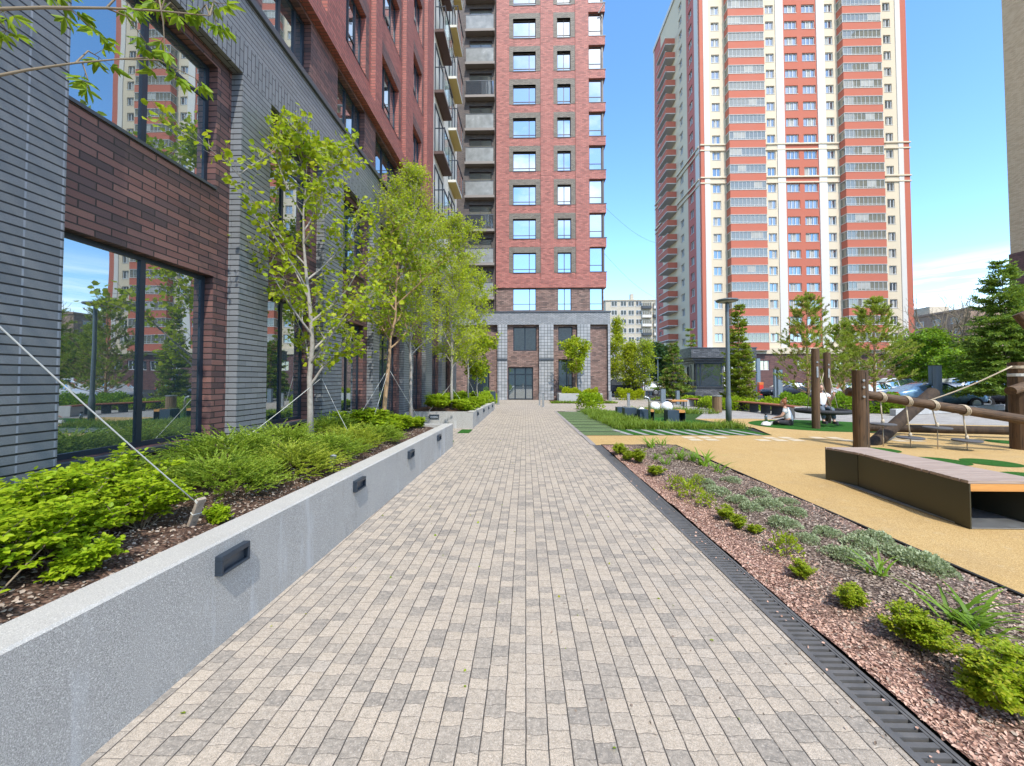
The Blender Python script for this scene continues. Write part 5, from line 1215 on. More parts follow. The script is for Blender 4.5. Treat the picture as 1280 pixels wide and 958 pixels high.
0 and hedge('hedge along the kerb in front of the parked cars', [(19,27.5),(27,26.2),(34,24.5)], .6, .6, MT['midgreen'], 4200, .13, 11)
# ------------------------------------------------------------------ branch over the top left corner: an ash rooted just outside the frame
rnd = random.Random(77)
t = thing('ash_tree', 'ash tree just outside the left edge whose leafy twigs hang into the top left corner', 'tree', (-3.15, 1.15, .6))
b = MB(); base = Vector((-3.15, 1.15, .6)); tr_ = [base+Vector((.02*math.sin(i), .03*math.cos(i*2), i*.5)) for i in range(11)]; b.tube(tr_, [.055*(1-.8*i/10) for i in range(11)], 9)
ends = [(8,38,1.9),(82,8,2.0),(118,38,2.0),(124,72,2.05),(160,4,2.0),(196,2,2.1),(182,52,2.1),(206,62,2.1),(214,92,2.15),(244,98,2.2),(252,12,2.2),(272,4,2.25),(224,14,2.15),(110,100,1.95),(4,14,1.9),(270,28,2.25),(60,-20,1.9),(140,-30,2.0),(220,-25,2.1),(100,-60,2.0),(180,-70,2.1)]
P, D, S = [], [], []
# two long limbs carry the twigs
limbs = []
for z0, e in ((3.0,(150,74,2.02)), (3.3,(262,20,2.2)), (3.6,(190,-60,2.1))):
    q = base+Vector((0,0,z0-.6-1.1)); q = tr_[min(10, int((z0-.6)/.5)-1)]; ee = AtY(*e); ctrl = q.lerp(ee, .5)+Vector((0,0,.22)); lp = [q.lerp(ctrl, k/8).lerp(ctrl.lerp(ee, k/8), k/8) for k in range(9)]
    b.tube(lp, [.013*(1-.75*k/8) for k in range(9)], 6, cap=False); limbs.append(lp)
for e in ends:
    ee = AtY(*e); best = min((p for lp in limbs for p in lp[2:]), key=lambda p: (p-ee).length+.4*max(0, p.x-ee.x)); mid = best.lerp(ee, .5)+Vector((0,0,.05)); b.tube([best, mid, ee], [.005,.004,.0022], 4, cap=False)
    for q, dirv, n in ((ee, (ee-mid).normalized(), 3), (mid.lerp(ee, .55), (ee-mid).normalized(), 1)):
        for k in range(n):
            w = Vector((rnd.gauss(0,.6), rnd.gauss(0,.6), rnd.gauss(-.25,.35)))+dirv*.7; w.normalize(); stem = q+w*rnd.uniform(.02,.06); b.tube([q, stem], [.0018,.0012], 3, cap=False)
            side = w.cross(Vector((0,0,1))).normalized()
            for j in range(5):
                a = (j-2)*.62; ld = (w*math.cos(a)+side*math.sin(a)+Vector((0,0,rnd.gauss(-.12,.12)))).normalized(); P.append(tuple(stem)); D.append(tuple(ld)); S.append(1-.16*abs(j-2))
for k in range(26):      # the rest of the crown, above and left of the picture
    q = tr_[rnd.randint(5, 10)]; a = rnd.random()*6.28; d_ = Vector((math.cos(a)*.9-.15, math.sin(a)*.75-.2, rnd.uniform(.5,1.1))); lp = bend(q, d_, rnd.uniform(.6,1.1), 5, .10, .02, rnd); b.tube(lp, [.010*(1-.75*i/5) for i in range(6)], 5, cap=False)
    for i in (2, 3, 4, 5, 5):
        for _ in range(3):
            w = Vector((rnd.gauss(0,.7), rnd.gauss(0,.7), rnd.gauss(0,.4))).normalized(); stem = lp[i]+w*rnd.uniform(.04,.16); b.tube([lp[i], stem], [.002,.0012], 3, cap=False); side = w.cross(Vector((0,0,1))).normalized()
            if stem.y > 1.75 and stem.x > -2.5: continue
            for j in range(5):
                aa = (j-2)*.62; P.append(tuple(stem)); D.append(tuple((w*math.cos(aa)+side*math.sin(aa)+Vector((0,0,rnd.gauss(-.12,.12)))).normalized())); S.append(1-.16*abs(j-2))
b.build('trunk', MT['twig'], t, True)
n = len(P); V, F = leaves(np.array(P), np.array(D), .088*np.array(S)*RNG.uniform(.75,1.15,n), .0135*np.array(S), up=.5, fold=.25, curl=.15); mesh_np('crown', V, F, MT['ashleaf'], t)
# ------------------------------------------------------------------ guy ropes, peg, garden spotlight
def peg(label, loc, lean, s=1.0):
    t = thing('wooden_peg', label, 'peg', loc); b = MB(); M_ = Matrix.Translation(loc) @ Matrix.Rotation(lean[0], 4, 'Z') @ Matrix.Rotation(lean[1], 4, 'Y')
    b.rbox(M_ @ Matrix.Translation((0,0,.10*s)), .030*s, .062*s, .30*s, 0, .004*s); b.build('peg', MT['peg'], t)
    b = MB(); b.rbox(M_ @ Matrix.Translation((0,0,.11*s)), .036*s, .068*s, .006*s); b.rbox(M_ @ Matrix.Translation((-.004,0,.225*s)), .034*s, .066*s, .02*s); b.build('strap_loop', MT['strap'], t)
sp = G(240, 655, .585); peg('grey wooden peg leaning out of the mulch beside a leafy sprout', (sp.x, sp.y, sp.z), (R(-20), R(28)), .85)
def guy(label, a, e, r=.004):
    b = MB(); a, e = Vector(a), Vector(e); b.tube([a.lerp(e, k/6)+Vector((0,0,-.02*math.sin(k/6*math.pi))) for k in range(7)], r, 5); o = b.build('guy_rope', MT['strap'], None, True); tag(o, label, 'rope', 'guy ropes of the young trees'); return o
pt = AtY(0, 420, 1.62)
guy('thick pale guy strap crossing the grey pillar and big window down to the wooden peg', pt+(pt-AtY(160,580,1.95)).normalized()*.55, (sp.x+.05, sp.y, sp.z+.13), .0042)
guy('thin guy rope from the pale maple trunk down to the left', (-3.36,6.35,1.62), (-3.75,4.9,.72)); guy('thin guy rope from the pale maple trunk down to its right', (-3.34,6.35,1.62), (-2.95,6.6,.62)); 
guy('guy rope left of the crooked maple trunk', (-3.25,9.0,1.75), (-3.65,8.2,.62)); guy('steep guy rope close to the crooked maple trunk', (-3.2,9.0,1.75), (-3.3,8.3,.6)); guy('guy rope slanting right from the crooked maple trunk', (-3.15,9.05,1.8), (-2.75,10.2,.55))
guy('guy rope left of the trunk in the far planter', (-2.75,14.6,1.5), (-3.3,12.95,.45)); guy('guy rope right of the trunk in the far planter', (-2.75,14.6,1.3), (-2.15,14.9,.45)); guy('guy rope of the farthest feathery tree', (-2.75,18.8,1.6), (-2.2,19.1,.4))
g = G(413, 588, .56); t = thing('garden_spotlight', 'small grey garden spotlight spiked into the mulch at the planter edge', 'spotlight', (g.x, g.y, g.z)); b = MB(); b.tube([g-Vector((0,0,.05)), g+Vector((0,0,.05))], .008, 6); b.build('spike', MT['steel_dark'], t)
b = MB(); b.tube([g+Vector((-.01,0,.03)), g+Vector((.01,-.01,.06)), g+Vector((.045,-.02,.17))], [.024,.032,.034], 12); b.build('head', MT['post_grey'], t); b = MB(); b.tube([g+Vector((.046,-.02,.172)), g+Vector((.047,-.02,.176))], .030, 12); b.build('lens', MT['lens'], t)
# ------------------------------------------------------------------ steel bench
t = thing('steel_bench', 'long olive steel box bench with a slatted wooden top and an open end', 'bench', (5.1, 5.4, 0))
LB = [(4.74,4.34),(4.93,5.98),(4.80,6.44)]; xr = lambda y: lerp(5.56, 5.46, (y-4.34)/2.1)
xl = lambda y: lerp(LB[0][0], LB[1][0], (y-LB[0][1])/(LB[1][1]-LB[0][1])) if y < LB[1][1] else lerp(LB[1][0], LB[2][0], (y-LB[1][1])/(LB[2][1]-LB[1][1]))
def panel(p, q, z0, z1, th, mat, name):
    v = (Vector(q)-Vector(p)).normalized(); nv = Vector((v.y, -v.x))*th; b = MB(); b.prism([p, q, (q[0]+nv.x, q[1]+nv.y), (p[0]+nv.x, p[1]+nv.y)], z0, z1); return b.build(name, mat, t)
panel((4.74,4.34), (4.929,5.972), .012, .485, .012, MT['olive_steel'], 'side_panel'); panel((4.931,5.985), (4.80,6.44), .012, .485, .012, MT['olive_steel'], 'side_panel')
panel((5.46,6.44), (5.56,4.34), .012, .485, .012, MT['olive_steel'], 'side_panel'); panel((4.80,6.44), (5.46,6.44), .012, .485, .012, MT['olive_steel'], 'end_panel')
b = MB(); b.prism([(4.755,4.345),(5.548,4.345),(5.45,6.42),(4.82,6.42)], .012, .022); b.build('floor_plate', MT['galv'], t)
b = MB(); b.prism([(4.98,5.2),(5.50,5.2),(5.50,5.212),(4.98,5.212)], .022, .40); b.build('partition', MT['black_in'], t); b = MB(); b.box(4.96,4.975,5.15,5.165,.022,.40); b.build('rod', MT['galv'], t)
b = MB(); y = 4.345; k = 0
while y < 6.42:
    e = min(y+.088, 6.435); j = .006*math.sin(k*5.1); b.prism([(xl(y)-.004+j, y), (xr(y)+.006, y), (xr(e)+.006, e), (xl(e)-.004+j, e)], .488, .522); y += .094; k += 1
b.build('slat', MT['deck_wood'], t, bevel=.004)
b = MB(); b.box(4.762, 5.545, 4.350, 4.385, .405, .486); b.build('front_beam', MT['orange_wood'], t, bevel=.003)
# ------------------------------------------------------------------ log climbing frame
def log(b, a, e, r, n=14, seed=1, m=0):
    a, e = Vector(a), Vector(e); rnd = random.Random(seed); pts = [a.lerp(e, k/8) for k in range(9)]; b.tube(pts, [r*(1+rnd.gauss(0,.02)) for _ in pts], n, m)
t = thing('climbing_frame', 'dark log climbing frame with an inclined beam, a crossing diagonal log and thick posts', 'play frame', (9.6, 9.5, 0))
p = G(1077, 560); zt_ = AtY(1077, 463, p.y).z
b = MB(); log(b, (p.x, p.y, -.05), (p.x, p.y, zt_), .155, 18, 2); b.build('post', MT['log_v'], t, False)
for dz in (.24, .40, .62): q = MB(); q.tube([(p.x-.05, p.y-.15, zt_-dz), (p.x-.05, p.y-.17, zt_-dz)], .028, 8); q.build('bolt', MT['galv'], t)
q = MB(); q.box(p.x+.0, p.x+.012, p.y-.156, p.y-.150, .1, zt_-.05); q.build('crack', MT['channel'], t)
b0 = AtY(1058, 489.5, 9.85); b1 = AtY(1300, 528, 8.75); b = MB(); log(b, b0, b1, .205/2, 16, 3); b.build('beam', MT['log_h'], t)
q = AtY(1268, 470, 9.35); b = MB(); log(b, (q.x+.13, 9.34, -.05), (q.x+.13, 9.34, AtY(1268,453,9.34).z), .20, 18, 4); b.build('post', MT['log_v'], t)
zr = AtY(1268, 453, 9.34).z
for dz in (.03, .21): s = MB(); s.lathe((q.x+.13, 9.34, zr-dz-.12), [(.203,0),(.206,.005),(.206,.06),(.203,.065)], 18); s.build('strap', MT['strap'] if dz > .1 else MT['rope'], t)
d0 = G(1098, 559); b = MB(); log(b, (d0.x, 9.9, -.1), AtY(1166, 491, 10.9), .145, 16, 5); b.build('diagonal_log', MT['log_dark'], t)
b = MB(); log(b, (AtY(1084,530,12.1).x, 12.1, .16), (13.6, 10.9, .22), .115, 14, 6); b.build('ground_log', MT['log_dark'], t)  # this log's shade is put into its darker wood colour
b = MB(); log(b, AtY(1263, 489, 9.0), AtY(1330, 466, 9.6), .10, 14, 7); b.build('stub_log', MT['log_h'], t)
b = MB(); log(b, AtY(1273, 392, 9.6), AtY(1345, 470, 9.2), .115, 14, 8); b.build('leaning_log', MT['log_h'], t)
b = MB(); a_ = AtY(1265, 458, 9.15); e_ = AtY(1155, 503, 9.9); b.tube([a_.lerp(e_, k/8)-Vector((0,0,.05*math.sin(k/8*math.pi))) for k in range(9)], .016, 6); b.build('slack_rope', MT['rope'], t, True)
for i, (bx, dx_, dy_, gy, nm) in enumerate(((1106,1103.6,530.5,564,'leftmost hanging rubber disc on the inclined log, above the diagonal log'), (1140,1138,547.5,566,'second hanging rubber disc from the left on the inclined log, hanging lower'),
      (1174,1171.6,535,569,'third hanging rubber disc from the left on the inclined log, hanging higher'), (1212,1208.8,551,571,'rightmost hanging rubber disc on the inclined log'))):
    f = (bx-1058)/(1300-1058); bp = b0.lerp(b1, f); Yd = bp.y; dc = AtY(dx_, dy_, Yd); gp = AtY(dx_+.5, gy, Yd); o = thing('hanging_disc', nm, 'swing', (dc.x, dc.y, dc.z), 'rubber discs hanging from the inclined log')
    s = MB(); ax = (b1-b0).normalized(); sd = Vector((0,1,0)); up_ = ax.cross(sd)*-1
    for j in range(3):
        c = bp+ax*(j-1)*.028; s.tube([c+(sd*math.cos(w)+up_*math.sin(w))*.118+ax*.03*math.sin(w) for w in [k*2*math.pi/16 for k in range(17)]], .012, 6, cap=False)
    s.build('rope_wrap', MT['rope'], o, True)
    s = MB(); s.tube([bp+Vector((-.01,0,-.1)), bp.lerp(dc, .5)+Vector((-.015,0,0)), dc], .014, 6); s.tube([dc+Vector((0,0,.12)), dc+Vector((0,0,.07)), dc+Vector((0,0,.02))], [.02,.034,.028], 8); s.tube([dc, Vector((dc.x, dc.y, .0))], .010, 6); s.build('rope', MT['rope'], o, True)
    s = MB(); s.lathe((dc.x, dc.y, dc.z-.02), [(.02,0),(.235,0),(.25,.012),(.25,.03),(.235,.04),(.05,.045),(.03,.05)], 28); s.build('disc', MT['disc'], o)
# ------------------------------------------------------------------ nest swing with its log posts
for (px_, py_, top, nm) in ((1020,536,436,'nearer tall log post standing on the green turf in front of the nest swing'), (1034.5,529,441,'farther tall log post right behind the nest swing')):
    q = G(px_, py_); o = thing('log_post', nm, 'post', (q.x, q.y, 0), 'tall log posts of the nest swing'); s = MB(); log(s, (q.x, q.y, -.05), (q.x+.03, q.y, AtY(px_, top, q.y).z), .115, 16, px_ and 9); s.build('post', MT['log_v'], o)
    s = MB(); z = AtY(px_, top, q.y).z; s.tube([(q.x, q.y-.11, z-.45), (q.x, q.y-.125, z-.45)], .03, 8); s.box(q.x-.03, q.x+.03, q.y-.125, q.y-.118, z-.95, z-.6); s.build('fitting', MT['galv'], o)
sw = AtY(1028.5, 514, 14.2); t = thing('nest_swing', 'round black nest swing hanging between the tall log posts', 'swing', (sw.x, sw.y, sw.z)); s = MB()
s.tube([(sw.x+.76*math.cos(w), sw.y+.76*math.sin(w), sw.z) for w in [k*2*math.pi/32 for k in range(33)]], .075, 10, cap=False); s.build('ring', MT['rubber_black'], t, True)
s = MB()
for k in range(-4, 5):
    x = k*.16; h_ = math.sqrt(max(0, .7**2-x*x)); s.tube([(sw.x+x, sw.y-h_, sw.z), (sw.x+x, sw.y, sw.z-.05), (sw.x+x, sw.y+h_, sw.z)], .014, 5); s.tube([(sw.x-h_, sw.y+x, sw.z+.004), (sw.x, sw.y+x, sw.z-.046), (sw.x+h_, sw.y+x, sw.z+.004)], .014, 5)
s.build('net', MT['rubber_black'], t, True)
s = MB(); q1 = G(1020,536); q2 = G(1034.5,529)
for sx, sy, q in ((-.7,-.2,q1), (-.2,-.7,q1), (.7,.2,q2), (.2,.7,q2)): s.tube([(sw.x+sx, sw.y+sy, sw.z), (q.x, q.y, 2.2)], .012, 5)
s.build('rope', MT['rope'], t, True)
# ------------------------------------------------------------------ street lamps
def lamp(label, x, y, h, r=.065, head=.36, arm=False):
    t = thing('street_lamp', label, 'street lamp', (x, y, 0)); b = MB(); b.lathe((x, y, 0), [(r*1.35,0),(r*1.35,.9),(r*1.05,1.0),(r,1.1),(r*.85,h-.25),(r*.7,h-.1)], 16); b.build('pole', MT['post_grey'], t, True)
    b = MB(); b.box(x-.2, x+.2, y-.2, y+.2, 0.004, .03)
    for sx in (-.15,.15):
        for sy in (-.15,.15): b.tube([(x+sx, y+sy, .03), (x+sx, y+sy, .07)], .018, 6)
    b.build('base_plate', MT['galv'], t)
    b = MB(); b.lathe((x, y, h-.18), [(.05,0),(head*.55,.03),(head*.97,.07),(head,.10),(head*.96,.125),(head*.5,.16),(.03,.185)], 28); hd = b.build('head', MT['post_grey'], t, True)
    b = MB(); b.lathe((x, y, h-.152), [(.06,-.012),(head*.5,-.006),(head*.8,.02)], 24); b.build('lens', MT['lens'], hd)
g = G(911, 533); lamp('tall grey street lamp with a shallow dish head in the middle of the playground', g.x, g.y, AtY(911,373,g.y).z, .07, .36)
for px_, top, Y, nm in ((925.5,431,38,'street lamp partly hidden by the slender larch'), (812,457,50,'small distant street lamp left of the dull spruce'), (822.5,447,46,'second small distant street lamp just left of the high rise')):
    q = AtY(px_, 480, Y); lamp(nm, q.x, Y, AtY(px_, top, Y).z, .07, .42)
q = AtY(1169, 430, 36); lamp('thin pale lamp post behind the pair of blue grey pylons', q.x, 36, AtY(1167.5, 428, 36).z, .05, .16)
# ------------------------------------------------------------------ pylons, bollards, boxes, balls
def pylon(label, px_, base, top, wpx, name='steel_pylon', cat='pylon', mat='pylon', grp=None, depth=.2):
    q = G(px_, base); w = wpx/490*q.y; t = thing(name, label, cat, (q.x, q.y, 0), grp); z = AtY(px_, top, q.y).z
    b = MB(); b.box(q.x-w/2, q.x+w/2, q.y, q.y+max(depth, w*.7), 0, z-.03); b.build('shaft', MT[mat], t, bevel=.008); b = MB(); b.box(q.x-w/2-.01, q.x+w/2+.01, q.y-.01, q.y+max(depth, w*.7)+.01, z-.03, z); b.build('cap', MT['cap_metal'], t)
    b = MB(); b.box(q.x-w/2-.03, q.x+w/2+.03, q.y-.03, q.y+max(depth, w*.7)+.03, 0.0, .02); b.build('base_plate', MT['galv'], t)
for a in ((1168.5,511,457,4.5,'narrow left pylon of the blue grey pair in front of the parked cars'), (1175.5,512,456.5,6.5,'wider right pylon of the blue grey pair in front of the parked cars'), (976,501,462,5.5,'dark blue pylon behind the seated person'), (970.5,500,461,3.2,'slim dark pylon touching the one behind the seated person'),
          (949,490,448,4.0,'dark pylon between the larch and the young pine'), (829.5,504,486,5.5,'short blue grey post beside the white balls'), (848,506,488,3.6,'thin grey post in front of the gatehouse'), (820,475,455,4,'tall dark blue cabinet post far behind the small lamps')):
    pylon(a[4], *a[:4])
for a in ((786,509,491.5,3.2,'short steel bollard behind the two blue seat boxes'), (623,506,490,2.2,'thin bollard at the end of the far planter'), (679,509,492,2.4,'steel bollard right of the tower entrance'), (674.5,507,491,1.8,'second thinner bollard right of the tower entrance'), (763,502,489,3.4,'bollard beside the grey corner of the tower'), (772,495,487,2,'light bollard behind the tower corner')):
    pylon(a[4], *a[:4], name='bollard', cat='bollard', mat='galv', depth=.05)
pylon('dark blue cabinet at the end of the far planter', 616, 505.5, 489.5, 6.5, 'utility_box', 'cabinet', 'box_blue')
for a in ((796,495,489,3.6,'leftmost'), (802.5,496,489,3.6,'second'), (808,495,488.5,3.4,'third'), (813.5,495,489,3.2,'rightmost')): pylon('%s of four small dark blocks by the far hedge' % a[4], *a[:4], name='stone_block', cat='block', mat='box_blue')
q = G(812, 528); t = thing('drinking_fountain', 'bent stainless pipe post with a round nozzle standing in the long grass', 'fountain', (q.x, q.y, 0)); zt_ = AtY(812, 497, q.y).z; b = MB()
b.tube([(q.x, q.y, 0), (q.x, q.y, zt_-.18), (q.x-.01, q.y, zt_-.09), (q.x-.05, q.y, zt_-.02), (q.x-.12, q.y, zt_)], .045, 12); b.build('pipe', MT['stainless'], t, True); b = MB(); b.tube([(q.x-.10, q.y, zt_), (q.x-.2, q.y, zt_+.0)], [.06,.065], 14); b.build('nozzle', MT['galv'], t, True)
def seatbox(label, px_, base, wpx, hpx, openend=True, rot=0):
    q = G(px_, base); s = 490/q.y; w = wpx/s; h = hpx/s; t = thing('seat_box', label, 'seat', (q.x, q.y, 0), 'dark blue seat boxes in the long grass'); b = MB(); d = .45
    b.box(q.x-w/2, q.x-w/2+.012, q.y, q.y+d, 0, h); b.box(q.x+w/2-.012, q.x+w/2, q.y, q.y+d, 0, h); b.box(q.x-w/2, q.x+w/2, q.y+d-.012, q.y+d, 0, h-.001); b.box(q.x-w/2+.012, q.x+w/2-.012, q.y+.001, q.y+d-.012, 0, .012)
    fw = w*.62 if openend else w-.024; b.box(q.x-w/2+.012, q.x-w/2+.012+fw, q.y+.002, q.y+.014, .012, h); b.build('shell', MT['box_blue'], t)
    b = MB(); b.box(q.x-w/2+.014, q.x-w/2+fw, q.y+.015, q.y+d-.014, h-.03, h-.004); b.build('top', MT['cap_metal'], t)
    if openend: b = MB(); b.box(q.x-w/2+.012+fw, q.x+w/2-.013, q.y-.006, q.y+d-.014, h-.085, h+.004); b.build('wooden_seat', MT['orange_wood'], t)
seatbox('leftmost dark blue seat box, half behind its neighbour', 778, 519, 12, 9.5, False); seatbox('second dark blue seat box from the left with a closed front', 788.5, 524.5, 14.5, 14, False); seatbox('dark blue seat box behind the bent steel pipe', 809, 526.5, 17.5, 14); seatbox('rightmost dark blue seat box with an orange wooden seat', 846, 527.5, 21.5, 14)
for px_, py_, r_, nm in ((818.5,514.5,6.3,'left of the two big white balls on the lawn'), (833.8,515,6.8,'right of the two big white balls on the lawn'), (802,517,4.0,'small white ball half hidden behind the seat boxes')):
    q = G(px_, py_); rad = r_/490*q.y; b = MB(); b.lathe((q.x, q.y, -rad*.12), [(max(.004, rad*math.sin(k*math.pi/16)), rad-rad*math.cos(k*math.pi/16)) for k in range(17)], 26); o = b.build('white_ball', MT['ball'], None, True); tag(o, nm, 'ball', 'white balls on the lawn')
# small table, bin, curved bench
q = G(850, 512); t = thing('wooden_table', 'small orange wooden table on thin metal legs left of the curved bench', 'table', (q.x, q.y, 0)); b = MB(); b.box(q.x-.42, q.x+.42, q.y, q.y+.5, .42, .50); b.build('tabletop', MT['orange_wood'], t, bevel=.01)
for sx in (-.36, .36):
    for sy in (.06, .44): b = MB(); b.box(q.x+sx-.02, q.x+sx+.02, q.y+sy-.02, q.y+sy+.02, 0, .42); b.build('leg', MT['steel_dark'], t)
q = G(899, 516.5); t = thing('litter_bin', 'round slatted wooden litter bin with a steel rim beside the curved bench', 'litter bin', (q.x, q.y+.2, 0)); b = MB(); rb_ = 5.2/490*q.y; hb_ = AtY(899, 494.5, q.y).z
for k in range(20):
    w = k*2*math.pi/20; b.rbox(Matrix.Translation((q.x+rb_*math.cos(w), q.y+.2+rb_*math.sin(w), hb_*.48)) @ Matrix.Rotation(w, 4, 'Z'), .025, .058, hb_*.9, 0)
b.build('slats', MT['bin_wood'], t); b = MB(); b.lathe((q.x, q.y+.2, .02), [(rb_*.9,0),(rb_*.9,hb_*.9)], 20); b.build('liner', MT['black_in'], t); b = MB(); b.lathe((q.x, q.y+.2, hb_-.06), [(rb_*1.12,0),(rb_*1.2,.02),(rb_*1.2,.05),(rb_*.8,.06)], 24); b.build('rim', MT['galv'], t)
t = thing('curved_bench', 'long curved bench with a red brown slatted seat on black legs and a concrete end', 'bench', (11, 19.5, 0))
cv = [Vector(p) for p in (g2(858,508), g2(885,510), g2(915,512.5), g2(945,516), g2(975,520), g2(992,523))]
def along(f):
    u = f*(len(cv)-1); i = min(len(cv)-2, int(u)); return cv[i].lerp(cv[i+1], u-i), (cv[min(i+2, len(cv)-1)]-cv[max(0, i-0)]).normalized()
b = MB()
for k in range(110):
    p, d = along((k+.5)/110); nv = Vector((-d.y, d.x)); a = math.atan2(d.y, d.x); b.rbox(Matrix.Translation((p.x+nv.x*.26, p.y+nv.y*.26, .455)) @ Matrix.Rotation(a, 4, 'Z'), .062, .52, .055)
b.build('slat', MT['bench_wood'], t); b = MB()
for k in range(23):
    p, d = along(k/22); p2, _ = along(min(1, (k+1)/22)); nv = Vector((-d.y, d.x)); a = math.atan2(d.y, d.x)
    if k < 22:
        for o_ in (.05, .47): b.tube([(p.x+nv.x*o_, p.y+nv.y*o_, .41), (p2.x+nv.x*o_, p2.y+nv.y*o_, .41)], .022, 4)
b.build('seat_frame', MT['rubber_black'], t)
for k in range(12):
    p, d = along(k/11); nv = Vector((-d.y, d.x)); a = math.atan2(d.y, d.x); b = MB(); b.rbox(Matrix.Translation((p.x+nv.x*.26, p.y+nv.y*.26, .20)) @ Matrix.Rotation(a, 4, 'Z'), .05, .44, .40); b.build('leg', MT['rubber_black'], t)
p, d = along(1); a = math.atan2(d.y, d.x); b = MB(); b.rbox(Matrix.Translation((p.x+.35, p.y+.2, .24)) @ Matrix.Rotation(a, 4, 'Z'), .62, .6, .48); b.build('concrete_end', MT['concrete_light'], t, bevel=.01)
p, d = along(0); b = MB(); b.rbox(Matrix.Translation((p.x+.1, p.y+.1, .20)) @ Matrix.Rotation(.1, 4, 'Z'), .55, .5, .40); b.build('concrete_end', MT['concrete_light'], t, bevel=.01)
# red brown box bench behind the logs
q = G(1112, 517); t = thing('wooden_bench', 'red brown plank bench with a wooden box leg behind the inclined log', 'bench', (q.x, q.y, 0)); b = MB()
for k in range(5): b.box(q.x-1.0, q.x+1.0, q.y+.115*k, q.y+.115*k+.10, .62, .80 if k == 0 else .68)
b.build('slat', MT['bench_wood'], t, bevel=.006)
b = MB(); b.box(q.x+.25, q.x+.62, q.y+.05, q.y+.5, 0, .62); b.build('leg', MT['orange_wood'], t); b = MB(); b.box(q.x-.85, q.x-.45, q.y+.05, q.y+.5, 0, .62); b.build('leg', MT['rubber_black'], t)
# low concrete wall and dark base behind the log frame
q0 = g2(1120, 520); q1_ = g2(1275, 512); b = MB(); b.prism([q0, q1_, (q1_[0], q1_[1]+.3), (q0[0], q0[1]+.3)], 0, .28); tag(b.build('low_wall', MT['concrete_light'], None, bevel=.01), 'low pale concrete kerb wall behind the log climbing frame', 'low wall')
q = G(952, 494); t = thing('barrier_post', 'red and orange barrier cabinet beside the car park entrance', 'barrier', (q.x, q.y, 0)); b = MB(); b.box(q.x-.22, q.x+.22, q.y, q.y+.4, 0, 1.05); M_o = plain('signal_orange', (.62,.16,.03), .5); M_r = plain('signal_red', (.6,.035,.02), .5); b.build('cabinet', M_r, t, bevel=.02); b = MB(); b.box(q.x-.23, q.x+.23, q.y-.01, q.y+.41, 1.05, 1.35); b.build('lid', M_o, t, bevel=.02)
# overhead cables between the towers
for i, (z0_, z1_, nm) in enumerate(((24.0,30.5,'upper thin cable crossing the gap of sky between the towers'), (19.0,18.4,'lower thin cable crossing the gap of sky between the towers'))):
    b = MB(); a_ = Vector((6.2, 44, z0_)); e_ = Vector((29.6, 84, z1_)); b.tube([a_.lerp(e_, k/12)-Vector((0,0,1.6*math.sin(k/12*math.pi))) for k in range(13)], .018, 4); tag(b.build('overhead_cable', MT['cap_metal'], None, True), nm, 'cable')
